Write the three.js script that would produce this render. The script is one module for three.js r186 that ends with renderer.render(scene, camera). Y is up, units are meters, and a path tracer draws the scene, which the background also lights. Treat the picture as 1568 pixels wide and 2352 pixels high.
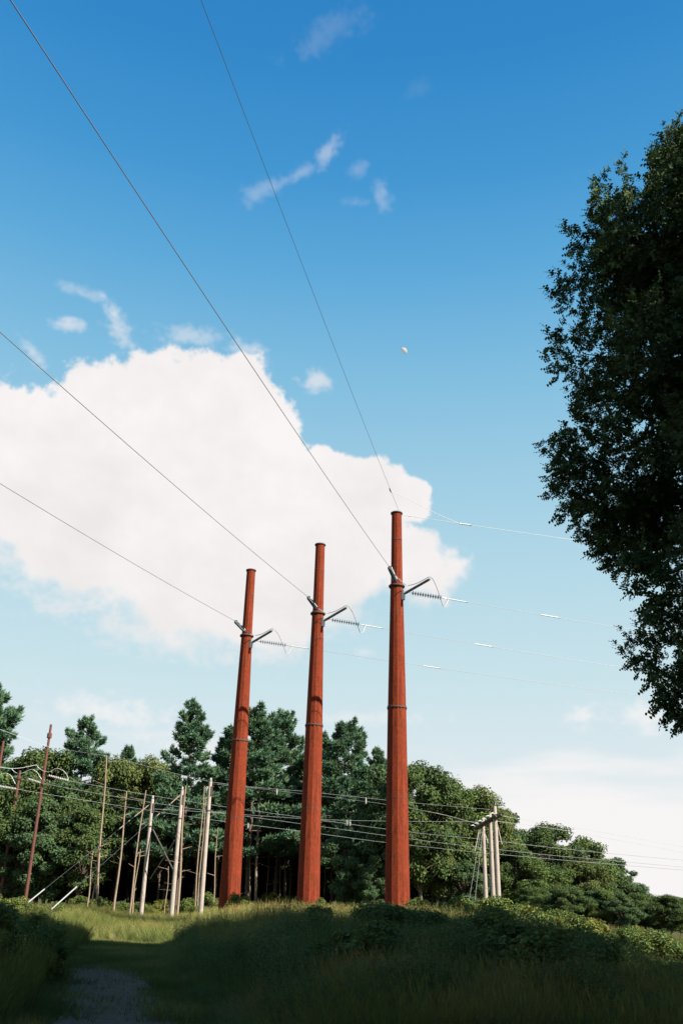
import * as THREE from 'three';
import { mergeGeometries } from 'three/addons/utils/BufferGeometryUtils.js';
import { ImprovedNoise } from 'three/addons/math/ImprovedNoise.js';

// ------------------------------------------------------------------ camera, sky, sun, exposure
const scene = new THREE.Scene();
const renderer = new THREE.WebGLRenderer({ antialias: true });
renderer.setSize(682, 1024);
renderer.toneMapping = THREE.LinearToneMapping;
const EXPOSURE = 2.2;                                                // exposed for the sunlit wood
renderer.toneMappingExposure = EXPOSURE;
renderer.shadowMap.enabled = true;

const R = Math.PI / 180;
const EYE = 1.6, PITCH = 23.5 * R, ROLL = 1.4 * R, FOC = 2100;      // FOC in units of a 1568 x 2352 picture
const camera = new THREE.PerspectiveCamera(2 * Math.atan(1176 / FOC) / R, 682 / 1024, 0.1, 6000);
camera.position.set(0, EYE, 0);
camera.rotation.order = 'YXZ';
camera.rotation.set(PITCH, 0, ROLL);

const SUN_AZ = 55 * R, SUN_EL = 34.5 * R;                             // behind the camera, to its right
const sunDir = new THREE.Vector3(Math.sin(SUN_AZ) * Math.cos(SUN_EL), Math.sin(SUN_EL), Math.cos(SUN_AZ) * Math.cos(SUN_EL));
const sun = new THREE.DirectionalLight(new THREE.Color().setRGB(1, 0.93, 0.81), 5);
sun.name = 'sun';
sun.position.copy(sunDir).multiplyScalar(220);
sun.target.position.set(0, 0, -50);
sun.position.add(sun.target.position);
sun.castShadow = true;
Object.assign(sun.shadow.camera, { left: -120, right: 120, top: 90, bottom: -90, near: 1, far: 600 });
sun.shadow.mapSize.set(4096, 4096);
scene.add(sun, sun.target);

// seeded random numbers and noise
function rng(seed) { let a = seed >>> 0; return () => { a = (a + 0x6D2B79F5) | 0; let t = Math.imul(a ^ (a >>> 15), 1 | a); t = (t + Math.imul(t ^ (t >>> 7), 61 | t)) ^ t; return ((t ^ (t >>> 14)) >>> 0) / 4294967296; }; }
const perm = []; { const r = rng(7); for (let i = 0; i < 256; i++) perm.push(i); for (let i = 255; i > 0; i--) { const j = Math.floor(r() * (i + 1)); [perm[i], perm[j]] = [perm[j], perm[i]]; } }
const P512 = new Uint8Array(512); for (let i = 0; i < 512; i++) P512[i] = perm[i & 255];
const GX = new Float32Array(256), GY = new Float32Array(256), GZ = new Float32Array(256);
{ const r = rng(11); for (let i = 0; i < 256; i++) { const z = r() * 2 - 1, a = r() * 6.283, s = Math.sqrt(1 - z * z); GX[i] = s * Math.cos(a); GY[i] = s * Math.sin(a); GZ[i] = z; } }
function noise3(x, y, z) {
  const X = Math.floor(x), Y = Math.floor(y), Z = Math.floor(z); x -= X; y -= Y; z -= Z;
  const u = x * x * x * (x * (x * 6 - 15) + 10), v = y * y * y * (y * (y * 6 - 15) + 10), w = z * z * z * (z * (z * 6 - 15) + 10);
  const g = (i, j, k) => { const h = P512[P512[P512[(X + i) & 255] + ((Y + j) & 255)] + ((Z + k) & 255)]; return GX[h] * (x - i) + GY[h] * (y - j) + GZ[h] * (z - k); };
  const l = (a, b, t) => a + (b - a) * t;
  return 1.5 * l(l(l(g(0, 0, 0), g(1, 0, 0), u), l(g(0, 1, 0), g(1, 1, 0), u), v), l(l(g(0, 0, 1), g(1, 0, 1), u), l(g(0, 1, 1), g(1, 1, 1), u), v), w);
}
function fbm(x, y, z, o = 5) { let s = 0, a = 0.5, f = 1; for (let i = 0; i < o; i++) { s += a * noise3(x * f, y * f, z * f); a *= 0.5; f *= 2.03; } return s; }
const clamp = (x, a = 0, b = 1) => Math.min(b, Math.max(a, x));
const sstep = (a, b, x) => { const t = clamp((x - a) / (b - a)); return t * t * (3 - 2 * t); };
const lerp = (a, b, t) => a + (b - a) * t;

// the sky: blue air that pales towards the horizon, one big cumulus, wisps and low bright cloud banks; it goes on alike all round
function makeSky() {
  const W = 4096, H = 2048, data = new Float32Array(W * H * 4);
  const stops = [[0, .86, .86, .86], [6, .76, .83, .86], [13, .59, .765, .828], [18, .49, .71, .81], [23.5, .385, .64, .785], [32, .22, .51, .74], [38, .115, .40, .70], [43.5, .06, .31, .645], [50, .034, .244, .58], [60, .02, .185, .51], [90, .012, .13, .42]];
  const air = (el, out) => { let i = 0; while (i < stops.length - 2 && el > stops[i + 1][0]) i++; const a = stops[i], b = stops[i + 1], t = clamp((el - a[0]) / (b[0] - a[0])); for (let k = 0; k < 3; k++) out[k] = lerp(a[k + 1], b[k + 1], t); };
  // cumulus lumps: azimuth (0 = ahead, + right), elevation, half widths in degrees, strength
  const lumps = [
    [-22, 24.2, 6.6, 5.2], [-14, 25.5, 6.2, 5.8], [-9.5, 27.6, 5.4, 5.2], [-7.5, 25.0, 5, 6.2], [-4.5, 21.5, 6, 4.7], [-1.4, 25.6, 2.6, 2.6], [0.4, 24.4, 3.2, 2.9], [3.0, 24.3, 2.1, 2.0], [0.8, 20.8, 4.8, 3.8], [5.0, 20.4, 2.7, 2.6], [-26, 22.5, 5, 5.8], [-5.5, 18.0, 5.2, 3.4], [-10, 18.5, 6, 4.2], [-15, 20.5, 6.4, 3.8],
  ];
  const soft = [  // smaller, thinner clouds: azimuth, elevation, half widths, most cover, turn
    [-16.6, 33.6, 2.3, .75, .8, -52], [-19.3, 35, 1.8, .4, .4, -10], [-20.1, 33, 1.0, .5, .75, 5], [-21.9, 31, 1.4, .45, .6, -45], [-2.0, 31.6, 1.0, .8, .75, 20], [-6.9, 33.2, 1.6, .6, .6, -15], [-11.5, 33.6, 2.6, .7, .55, 5],
    [-1.9, 44.9, 1.4, .6, .4, 50], [-4, 43.7, 2.0, .45, .28, 30], [-7.2, 42.5, 1.7, .6, .24, 25], [2.7, 42.8, .6, 1.1, .25, 12], [.6, 44, .8, .5, .18, 40], [0.4, 42.2, 1.3, .35, .16, 0], [-2, 51.2, 2.8, .9, .10, 30], [5.5, 48.4, 1, .6, .04, 30],
    [-11.0, 15.6, 5.4, 1.6, .8, 0], [-5.0, 14.6, 3.6, 1.2, .7, 0], [-20, 17.4, 1.6, .7, .55, 10], [-14.7, 14.5, 1.0, .5, .6, 0], [-1, 16.4, 3, 1.1, .6, 0], [1.6, 14.8, .9, .4, .4, 0], [6.9, 19.6, 1.0, 1.1, .5, 0],
    [-22, 18.7, 4.6, 1.9, .8, 0], [-16.5, 16.9, 4.6, 1.6, .75, 0], [-13.5, 10.5, 4.5, 1.1, .8, -8], [-8.5, 8.9, 4, 1.3, .8, -6], [15.0, 11, 1.4, .9, .8, 10], [18.4, 10.9, 2.2, 1.1, .85, 0], [2, 10.8, 5, .6, .45, 0],
  ];
  // the rest of the horizon round, out of view, has the same kinds of cloud
  const r = rng(31);
  for (let k = 0; k < 10; k++) { const a0 = 58 + k * 25 + r() * 8, e0 = 18 + r() * 9; for (let j = 0; j < 9; j++) lumps.push([a0 + (r() - .5) * 24, e0 + (r() - .5) * 9, 3.5 + r() * 3.5, 2.8 + r() * 3]); for (let j = 0; j < 6; j++) soft.push([a0 + (r() - .5) * 34, 30 + r() * 20, 1 + r() * 2, .4 + r() * .6, .3 + r() * .5, r() * 90 - 45]); for (let j = 0; j < 4; j++) soft.push([a0 + (r() - .5) * 34, 9 + r() * 6, 2 + r() * 4, .6 + r(), .8, 0]); }
  const c = [0, 0, 0], low = .18;
  const cosE = (e) => Math.cos(e * R);
  for (let row = 0; row < H; row++) {
    const el = ((row + .5) / H - .5) * 180, ce = cosE(el), y = Math.sin(el * R);
    if (el < 0) { for (let col = 0; col < W; col++) data.set([low, low * 1.05, low, 1], (row * W + col) * 4); continue; }
    const L = lumps.filter((b) => Math.abs(el - b[1]) < b[3] * 1.6), S = soft.filter((b) => Math.abs(el - b[1]) < Math.max(b[2], b[3]) * 2.4);
    for (let col = 0; col < W; col++) {
      const lon = ((col + .5) / W - .5) * 2 * Math.PI, x = ce * Math.cos(lon), z = ce * Math.sin(lon);
      let az = Math.atan2(x, -z) / R;                               // from straight ahead (-z), to the right
      air(el, c);
      let cov = 0, tone = 0;
      if (L.length || S.length || el < 14) {
        const wisp = (n) => fbm(x * n, y * n * 1.6, z * n, 4);
        let d = -1; const wa = 2.6 * fbm(x * 13 + 7, y * 13, z * 13, 4), we = 2.2 * fbm(x * 13, y * 13 + 5, z * 13 + 3, 4);
        for (const b of L) { let da = az - b[0]; if (da > 180) da -= 360; if (da < -180) da += 360; da *= ce; const q = 1 - Math.hypot((da + wa) / b[2], (el + we - b[1]) / b[3]); if (q > d) d = q; }
        if (d > -.55) {
          const n1 = noise3(x * 9, y * 9, z * 9), n2 = Math.abs(noise3(x * 21, y * 21, z * 21)), n3 = Math.abs(noise3(x * 52 + 9, y * 52, z * 52)), n4 = Math.abs(noise3(x * 120, y * 120, z * 120 + 4)), n5 = noise3(x * 260, y * 260, z * 260 + 4);
          const e = d + .22 * n1 + .30 * (.45 - n2) + .17 * (.4 - n3) + .075 * (.4 - n4) + .025 * n5 - .02;
          // crisp above, ragged and thin towards the base
          const base = sstep(23, 16.5, el + n1 * 3);
          cov = sstep(-.02, lerp(.13, .46, base), e + .05 * noise3(x * 420, y * 420, z * 420));
          const n6 = fbm(x * 15 + 3, y * 22, z * 15, 4); tone = clamp(.42 + n1 * .45 + n6 * .9 + .35 * base - .2 * n3);
        }
        for (const b of S) { let da = az - b[0]; if (da > 180) da -= 360; if (da < -180) da += 360; if (Math.abs(da * ce) > Math.max(b[2], b[3]) * 2.4) continue; da *= ce; const ca = Math.cos(b[5] * R), sa = Math.sin(b[5] * R), de = el - b[1]; const u = (da * ca + de * sa) / b[2], v = (-da * sa + de * ca) / b[3]; const q = 1 - Math.hypot(u, v); if (q > -1.2) { const e = q + 1.1 * wisp(46) + .6 * wisp(150); cov = Math.max(cov, .8 * b[4] * sstep(-.15, 1.15, e)); } }
        if (el < 14) { const v = fbm(x * 5, y * 26, z * 5, 4); cov = Math.max(cov, .92 * sstep(10.5, 5.5, el + v * 7 + 3.2 * Math.sin((az - 24) * R * 2.4) * -.6)); }
      }
      const w = lerp(1.02, .90, tone);
      const cl = [.90 * w + .03, .865 * w + .035, .845 * w + .05];
      const o = (row * W + col) * 4;
      for (let k = 0; k < 3; k++) data[o + k] = lerp(c[k], cl[k], cov) / EXPOSURE;
      data[o + 3] = 1;
    }
  }
  const t = new THREE.DataTexture(data, W, H, THREE.RGBAFormat, THREE.FloatType);
  t.mapping = THREE.EquirectangularReflectionMapping; t.magFilter = t.minFilter = THREE.LinearFilter; t.wrapS = THREE.RepeatWrapping; t.needsUpdate = true;
  return t;
}
const skyTex = makeSky();
scene.background = skyTex; scene.environment = skyTex;

// ------------------------------------------------------------------ helpers
const V = (x, y, z) => new THREE.Vector3(x, y, z);
const basis = { f: V(0, Math.sin(PITCH), -Math.cos(PITCH)), r: V(Math.cos(ROLL), Math.sin(ROLL) * Math.cos(PITCH), Math.sin(ROLL) * Math.sin(PITCH)), u: V(-Math.sin(ROLL), Math.cos(ROLL) * Math.cos(PITCH), Math.cos(ROLL) * Math.sin(PITCH)) };
function ray(px, py) { return basis.f.clone().addScaledVector(basis.r, (px - 784) / FOC).addScaledVector(basis.u, (1176 - py) / FOC); }
function at(px, py, D) { const d = ray(px, py); return d.multiplyScalar(D / Math.hypot(d.x, d.z)).add(V(0, EYE, 0)); }   // a point of the survey: seen at px, py and D metres off, measured level

const used = new Map();
function numbered(n) { const k = used.get(n) ?? 0; used.set(n, k + 1); return k ? n + '_' + String(k).padStart(3, '0') : n; }
function tag(o, label, category, group, kind) { o.userData.label = label; if (category) o.userData.category = category; if (group) o.userData.group = group; if (kind) o.userData.kind = kind; return o; }
function sh(o) { o.traverse((m) => { if (m.isMesh) { m.castShadow = true; m.receiveShadow = true; } }); return o; }
function thing(name, label, category, group, pos) { const g = new THREE.Group(); g.name = numbered(name); if (pos) g.position.copy(pos); tag(g, label, category, group); scene.add(g); return g; }
function part(name, geo, mat, parent) { const m = new THREE.Mesh(geo, mat); m.name = name; m.castShadow = m.receiveShadow = true; parent.add(m); return m; }
function copyOf(o, label, group) { const c = o.clone(); c.name = numbered(o.userData.stem ?? o.name); c.userData = { ...o.userData }; if (label) c.userData.label = label; if (group) c.userData.group = group; scene.add(c); return c; }

// a tube whose radius changes along a list of points
function taper(pts, rad, sides = 6, cap = true) {
  const pos = [], idx = [], uv = []; let len = 0;
  const up0 = V(0.31, 0.2, 0.93).normalize();
  for (let i = 0; i < pts.length; i++) {
    const t = (pts[Math.min(i + 1, pts.length - 1)].clone().sub(pts[Math.max(i - 1, 0)])).normalize();
    const a = V(0, 0, 0).crossVectors(t, Math.abs(t.dot(up0)) > .95 ? V(1, 0, 0) : up0).normalize(), b = V(0, 0, 0).crossVectors(t, a);
    if (i) len += pts[i].distanceTo(pts[i - 1]);
    for (let k = 0; k <= sides; k++) { const w = k / sides * Math.PI * 2, r = rad[i]; pos.push(pts[i].x + r * (Math.cos(w) * a.x + Math.sin(w) * b.x), pts[i].y + r * (Math.cos(w) * a.y + Math.sin(w) * b.y), pts[i].z + r * (Math.cos(w) * a.z + Math.sin(w) * b.z)); uv.push(k / sides * Math.max(.2, Math.round(r * 6.28 * 4) / 4), len); }
  }
  const n = sides + 1;
  for (let i = 0; i < pts.length - 1; i++) for (let k = 0; k < sides; k++) { const a = i * n + k, b = a + n; idx.push(a, a + 1, b, a + 1, b + 1, b); }
  if (cap) for (const i of [0, pts.length - 1]) { const c = pos.length / 3; pos.push(pts[i].x, pts[i].y, pts[i].z); uv.push(.5, len); for (let k = 0; k < sides; k++) i ? idx.push(c, i * n + k + 1, i * n + k) : idx.push(c, k, k + 1); }
  const g = new THREE.BufferGeometry();
  g.setAttribute('position', new THREE.Float32BufferAttribute(pos, 3)); g.setAttribute('uv', new THREE.Float32BufferAttribute(uv, 2)); g.setIndex(idx); g.computeVertexNormals();
  return g;
}
const tube = (pts, r, seg = 24, sides = 6) => { const c = new THREE.CatmullRomCurve3(pts); const p = c.getPoints(seg); return taper(p, p.map(() => r), sides); };
const rod = (a, b, r0, r1 = r0, sides = 8) => taper([a, b], [r0, r1], sides);
function boxAt(w, h, d, x, y, z) { const g = new THREE.BoxGeometry(w, h, d); g.translate(x, y, z); return g; }

// leaves: a soup of small faces with their own tint
class Leaves {
  constructor() { this.p = []; this.c = []; }
  tri(a, b, c, col) { this.p.push(a.x, a.y, a.z, b.x, b.y, b.z, c.x, c.y, c.z); for (let k = 0; k < 3; k++) this.c.push(col[0], col[1], col[2]); }
  leaf(o, along, side, len, wid, col) {   // a four-cornered leaf folded a little along its midrib
    const n = V(0, 0, 0).crossVectors(along, side).multiplyScalar(wid * .25);
    const m = o.clone().addScaledVector(along, len * .45), tip = o.clone().addScaledVector(along, len);
    const l = m.clone().addScaledVector(side, wid * .5).add(n), r = m.clone().addScaledVector(side, -wid * .5).add(n);
    this.tri(o, r, tip, col); this.tri(o, tip, l, col);
  }
  build() { const g = new THREE.BufferGeometry(); g.setAttribute('position', new THREE.Float32BufferAttribute(this.p, 3)); g.setAttribute('color', new THREE.Float32BufferAttribute(this.c, 3)); g.computeVertexNormals(); return g; }
}
function unit(r) { const z = r() * 2 - 1, a = r() * 6.28318, s = Math.sqrt(1 - z * z); return V(s * Math.cos(a), z, s * Math.sin(a)); }
function perp(v, r) { return unit(r).cross(v).normalize(); }

// computed textures
function tex(n, f, srgb = true, rep = 1) {
  const d = new Uint8Array(n * n * 4);
  for (let y = 0; y < n; y++) for (let x = 0; x < n; x++) { const c = f(x / n, y / n); const o = (y * n + x) * 4; d[o] = clamp(c[0]) * 255; d[o + 1] = clamp(c[1]) * 255; d[o + 2] = clamp(c[2]) * 255; d[o + 3] = 255; }
  const t = new THREE.DataTexture(d, n, n); t.wrapS = t.wrapT = THREE.RepeatWrapping; t.magFilter = THREE.LinearFilter; t.minFilter = THREE.LinearMipmapLinearFilter; t.generateMipmaps = true; if (srgb) t.colorSpace = THREE.SRGBColorSpace; t.repeat.set(rep, rep); t.needsUpdate = true; return t;
}
const S = (l) => (l <= .0031308 ? l * 12.92 : 1.055 * Math.pow(l, 1 / 2.4) - .055);     // linear to sRGB for texture bytes
// noise that repeats on a 1 x 1 tile
function tile(u, v, fu, fv, s = 0) { const a = u * 6.28318, b = v * 6.28318; return noise3(Math.cos(a) * fu / 6.28 + s, Math.sin(a) * fu / 6.28 + Math.cos(b) * fv / 6.28, Math.sin(b) * fv / 6.28 + s * 1.7); }

const rustTex = tex(512, (u, v) => {
  const streak = tile(u, v, 60, 3, 3) * .5 + tile(u, v, 140, 6, 5) * .3, blot = tile(u, v, 9, 5, 8) * .8 + tile(u, v, 26, 20, 2) * .5, grain = tile(u, v, 160, 160, 9) * .5 + tile(u, v, 90, 90, 1) * .4;
  const spot = tile(u, v, 15, 52, 21) + .6 * tile(u, v, 30, 110, 33), k = 1 + .24 * spot + .16 * streak + .26 * blot + .26 * grain, dark = sstep(.25, .6, tile(u, v, 18, 8, 15) + .5 * grain);
  return [S(clamp(.162 * k * (1 - .45 * dark))), S(clamp(.0285 * k * (1 + .05 * blot) * (1 - .2 * dark))), S(clamp(.0115 * k * (1 - .1 * dark)))];
});
const woodTex = tex(256, (u, v) => { const g = tile(u, v, 90, 3, 2) * .6 + tile(u, v, 30, 2, 4) * .5, b = tile(u, v, 10, 6, 9), k = 1 + .22 * g + .15 * b; return [S(clamp(.33 * k)), S(clamp(.278 * k)), S(clamp(.238 * k))]; });
const barkTex = tex(256, (u, v) => { const g = Math.abs(tile(u, v, 40, 8, 2)) + .5 * Math.abs(tile(u, v, 90, 20, 6)), b = tile(u, v, 8, 5, 9), k = .75 + .6 * g + .25 * b; return [S(clamp(.125 * k)), S(clamp(.098 * k)), S(clamp(.075 * k))]; });
const barkBump = tex(256, (u, v) => { const g = Math.abs(tile(u, v, 40, 8, 2)) + .5 * Math.abs(tile(u, v, 90, 20, 6)); return [g, g, g]; }, false);
const soilTex = tex(512, (u, v) => { const a = tile(u, v, 12, 12, 1) * .6 + tile(u, v, 50, 50, 3) * .5 + tile(u, v, 140, 140, 5) * .5, g = sstep(-.2, .35, tile(u, v, 7, 7, 12) + .4 * a); const k = 1 + .35 * a; return [S(clamp(lerp(.075, .05, g) * k)), S(clamp(lerp(.062, .068, g) * k)), S(clamp(lerp(.038, .022, g) * k))]; });
const gravelTex = tex(512, (u, v) => { const a = tile(u, v, 150, 150, 1) * .7 + tile(u, v, 60, 60, 3) * .5 + tile(u, v, 14, 14, 6) * .35, k = 1 + .5 * a; return [S(clamp(.14 * k)), S(clamp(.10 * k)), S(clamp(.068 * k))]; });
const gravelBump = tex(512, (u, v) => { const a = .5 + .4 * (tile(u, v, 150, 150, 1) * .7 + tile(u, v, 60, 60, 3) * .6); return [a, a, a]; }, false);

const lin = (r, g, b) => new THREE.Color().setRGB(r, g, b);
const M = {
  wireShaded: new THREE.MeshStandardMaterial({ color: lin(.14, .14, .145), roughness: .7 }),  // wire colour darkened to paint in the shaded underside of the overhead conductors
  rust: new THREE.MeshPhysicalMaterial({ map: rustTex, roughness: .9, metalness: 0, specularIntensity: .25 }),
  rustDark: new THREE.MeshStandardMaterial({ color: lin(.07, .035, .028), roughness: .8 }),
  rustFar: new THREE.MeshStandardMaterial({ color: lin(.10, .036, .024), roughness: .9 }),
  galv: new THREE.MeshStandardMaterial({ color: lin(.42, .43, .43), roughness: .42, metalness: .55 }),
  steelDark: new THREE.MeshStandardMaterial({ color: lin(.11, .12, .13), roughness: .55, metalness: .3 }),
  glassGrey: new THREE.MeshPhysicalMaterial({ color: lin(.05, .085, .10), roughness: .22, clearcoat: .6 }),
  polymer: new THREE.MeshStandardMaterial({ color: lin(.13, .155, .155), roughness: .5 }),
  wire: new THREE.MeshStandardMaterial({ color: lin(.34, .34, .34), roughness: .5, metalness: .2 }),
  wireBright: new THREE.MeshStandardMaterial({ color: lin(.48, .48, .47), roughness: .5, metalness: .2 }),
  porcelain: new THREE.MeshStandardMaterial({ color: lin(.36, .35, .33), roughness: .3 }),
  wood: new THREE.MeshStandardMaterial({ map: woodTex, roughness: .9 }),
  woodDark: new THREE.MeshStandardMaterial({ color: lin(.075, .06, .05), roughness: .9 }),
  bark: new THREE.MeshStandardMaterial({ map: barkTex, bumpMap: barkBump, bumpScale: .03, roughness: .95 }),
  snag: new THREE.MeshStandardMaterial({ map: woodTex, color: lin(.72, .62, .5), roughness: .95 }),
  soil: new THREE.MeshPhysicalMaterial({ map: soilTex, roughness: 1, specularIntensity: .1 }),
  gravel: new THREE.MeshPhysicalMaterial({ map: gravelTex, bumpMap: gravelBump, bumpScale: .02, roughness: 1, specularIntensity: .1 }),
  stone: new THREE.MeshStandardMaterial({ color: lin(.22, .18, .145), roughness: .95 }),
  moon: new THREE.MeshStandardMaterial({ color: lin(.27, .26, .26), roughness: 1 }),
};
const leafMat = (t = .35) => new THREE.MeshPhysicalMaterial({ vertexColors: true, color: 0xffffff, roughness: .9, transmission: t, thickness: 0, side: THREE.DoubleSide, specularIntensity: .2 });
M.leaf = leafMat(.25); M.needle = leafMat(.18); M.grass = leafMat(.35);

// ------------------------------------------------------------------ the ground
const pathX = (z) => { const k = [[20, 1], [0, -.6], [-8, -2], [-16, -3.2], [-27, -6.0], [-36, -7.6], [-45, -9.2], [-60, -11], [-90, -16]]; for (let i = 0; i < k.length - 1; i++) if (z >= k[i + 1][0]) { const t = clamp((k[i][0] - z) / (k[i][0] - k[i + 1][0])); return lerp(k[i][1], k[i + 1][1], t); } return -16; };
function ground(x, z) {
  const d = x - pathX(z), D = -z;
  let h = 0;
  h += .70 * sstep(1.6, 6.5, d) * sstep(10, 30, D);                           // the bank on the right of the track
  h -= .22 * Math.max(0, x - 4.5) * sstep(8, 20, D) * sstep(60, 40, D);      // which falls away further right
  h -= .05 * Math.max(0, x - 8) * sstep(45, 60, D);
  h += .45 * sstep(-1.4, -4.5, d);                                           // a low bank on the left
  h += .35 * sstep(55, 75, D);
  h += (3 + 13 * sstep(70, 0, x)) * sstep(140, 270, D);                              // the wooded rise behind
  h += .10 * fbm(x * .22, 3, z * .22, 3) + .03 * noise3(x * 1.1, 0, z * 1.1) * sstep(.9, 2.2, Math.abs(d));
  return Math.max(h, -4);
}
{
  const axis = (lo, hi, f) => { const a = []; for (let i = 0; i <= f; i++) { const t = i / f * 2 - 1; a.push((lo + hi) / 2 + (hi - lo) / 2 * (0.16 * t + 0.84 * t * t * t)); } return a; };
  const xs = axis(-700, 700, 230), zs = axis(-790, 730, 260);
  const pos = [], uv = [], idx = [];
  for (const z of zs) for (const x of xs) { pos.push(x, ground(x, z), z); uv.push(x / 4, z / 4); }
  for (let j = 0; j < zs.length - 1; j++) for (let i = 0; i < xs.length - 1; i++) { const a = j * xs.length + i, b = a + xs.length; idx.push(a, b, a + 1, a + 1, b, b + 1); }
  const g = new THREE.BufferGeometry(); g.setAttribute('position', new THREE.Float32BufferAttribute(pos, 3)); g.setAttribute('uv', new THREE.Float32BufferAttribute(uv, 2)); g.setIndex(idx); g.computeVertexNormals();
  const m = part('ground', g, M.soil, scene); m.userData.kind = 'structure'; m.userData.label = 'dark earth under the grass and trees';
}
{
  const pos = [], uv = [], idx = []; let n = 0; const r = rng(4);
  for (let z = 2; z >= -31; z -= .5) {
    const t = sstep(-31, -26, z), c = pathX(z);
    for (let k = -5; k <= 5; k++) { const x = c + k / 5 * (.85 * Math.sqrt(t) + .02) * (1 + .16 * noise3(z * .9, k > 0 ? 3 : 9, 0)); pos.push(x, ground(x, z) + .035, z); uv.push(x / 2.5, z / 2.5); }
    if (n) for (let k = 0; k < 10; k++) { const a = (n - 1) * 11 + k, b = a + 11; idx.push(a, a + 1, b, a + 1, b + 1, b); }
    n++;
  }
  const g = new THREE.BufferGeometry(); g.setAttribute('position', new THREE.Float32BufferAttribute(pos, 3)); g.setAttribute('uv', new THREE.Float32BufferAttribute(uv, 2)); g.setIndex(idx); g.computeVertexNormals();
  const m = part('path', g, M.gravel, scene); m.userData.kind = 'structure'; m.userData.label = 'worn gravel track leading into the clearing';
}

// ------------------------------------------------------------------ the three weathering-steel poles
function prism(r0, r1, h, sides, turn) {   // a tapered pole with flat facets; uv in metres
  const pos = [], uv = [], nor = [], idx = []; const slope = (r0 - r1) / h;
  for (let k = 0; k < sides; k++) {
    const a0 = turn + k / sides * 2 * Math.PI, a1 = turn + (k + 1) / sides * 2 * Math.PI, am = (a0 + a1) / 2, w = r0 * 2 * Math.sin(Math.PI / sides), o = pos.length / 3;
    for (const [a, r, y, u] of [[a0, r0, 0, 0], [a1, r0, 0, w], [a0, r1, h, 0], [a1, r1, h, w]]) { pos.push(Math.sin(a) * r, y, Math.cos(a) * r); uv.push((k * .37 + u) / 1.6, y / 6); const nn = V(Math.sin(am), slope, Math.cos(am)).normalize(); nor.push(nn.x, nn.y, nn.z); }
    idx.push(o, o + 1, o + 2, o + 1, o + 3, o + 2);
  }
  for (const [y, r, s] of [[0, r0, -1], [h, r1, 1]]) { const o = pos.length / 3; pos.push(0, y, 0); uv.push(0, 0); nor.push(0, s, 0); for (let k = 0; k < sides; k++) { const a = turn + k / sides * 2 * Math.PI; pos.push(Math.sin(a) * r, y, Math.cos(a) * r); uv.push(.1, .1); nor.push(0, s, 0); } for (let k = 0; k < sides; k++) { const p = o + 1 + k, q = o + 1 + (k + 1) % sides; s > 0 ? idx.push(o, p, q) : idx.push(o, q, p); } }
  const g = new THREE.BufferGeometry(); g.setAttribute('position', new THREE.Float32BufferAttribute(pos, 3)); g.setAttribute('normal', new THREE.Float32BufferAttribute(nor, 3)); g.setAttribute('uv', new THREE.Float32BufferAttribute(uv, 2)); g.setIndex(idx); return g;
}
function discRing(r, h, y) { const s = [[0, y - h / 2], [r - .02, y - h / 2], [r, y - h / 2 + .02], [r, y + h / 2 - .02], [r - .02, y + h / 2], [0, y + h / 2]].map(([a, b]) => new THREE.Vector2(a, b)); return new THREE.LatheGeometry(s, 24); }

// one suspension bell: cap, skirt and pin, along +y
function bellGeo() { return new THREE.LatheGeometry([[0, 0], [.028, 0], [.045, .02], [.045, .055], [.06, .062], [.11, .05], [.142, .028], [.146, .01], [.13, 0], [.10, .012], [.05, .012], [.02, -.01], [.02, -.03], [0, -.03]].reverse().map(([a, b]) => new THREE.Vector2(a, b)), 16); }
const BELL = bellGeo(), PIN = new THREE.CylinderGeometry(.022, .022, .165, 8);
function insulatorString(A, B, n, label) {   // A at the pole, B at the wire
  const g = thing('insulator_string', label, 'insulator', 'strain insulators of the rust-red poles', A);
  const dir = B.clone().sub(A), L = dir.length(); dir.normalize();
  g.quaternion.setFromUnitVectors(V(0, 1, 0), dir);
  const link = L - n * .165;
  part('link', mergeGeometries([rod(V(0, 0, 0), V(0, link * .7, 0), .022), boxAt(.09, .10, .03, 0, .05, 0)].map((q) => q.toNonIndexed())), M.galv, g);
  for (let i = 0; i < n; i++) { const y = link * .7 + .08 + i * .165; const b = part('insulator_disc', BELL, M.glassGrey, g); b.position.y = y; }
  const pins = part('pin', new THREE.CylinderGeometry(.022, .022, n * .165, 8), M.galv, g); pins.position.y = link * .7 + n * .165 / 2;
  part('clamp', mergeGeometries([rod(V(0, L - link * .3, 0), V(0, L + .12, 0), .03), boxAt(.05, .16, .07, 0, L + .02, 0)].map((q) => q.toNonIndexed())), M.galv, g);
  return g;
}
function ovalWire(name, pts, r, label, group, mat = M.wire, seg = 48) { const m = part(numbered(name), tube(pts, r, seg, 6), mat, scene); tag(m, label, 'wire', group); return m; }

const LEFT = V(-.226, 0, .974).normalize();                     // where the conductors go overhead, towards the camera
const poleDefs = [
  { id: 'right', b: at(912, 2085, 55), top: 25.45, q: [25, 0], qr: [1320, 1425], splice: [1240, 1285] },
  { id: 'middle', b: at(707, 2085, 60.5), top: 25.3, q: [0, 762], qr: [1340, 1519], splice: [1090, 1132] },
  { id: 'left', b: at(526, 2085, 66), top: 25.1, q: [0, 1110], qr: [1370, 1585], splice: [970, 1012] },
];
function sagLine(A, dir, span, sag, drop, t0, t1, n) { const p = []; for (let i = 0; i <= n; i++) { const t = lerp(t0, t1, i / n), s = t / span; p.push(A.clone().addScaledVector(dir, t).add(V(0, -4 * sag * s * (1 - s) + drop * s, 0))); } return p; }
function project(P) { const d = P.clone().sub(V(0, EYE, 0)), z = d.dot(basis.f); return [784 + FOC * d.dot(basis.r) / z, 1176 - FOC * d.dot(basis.u) / z]; }
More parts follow.
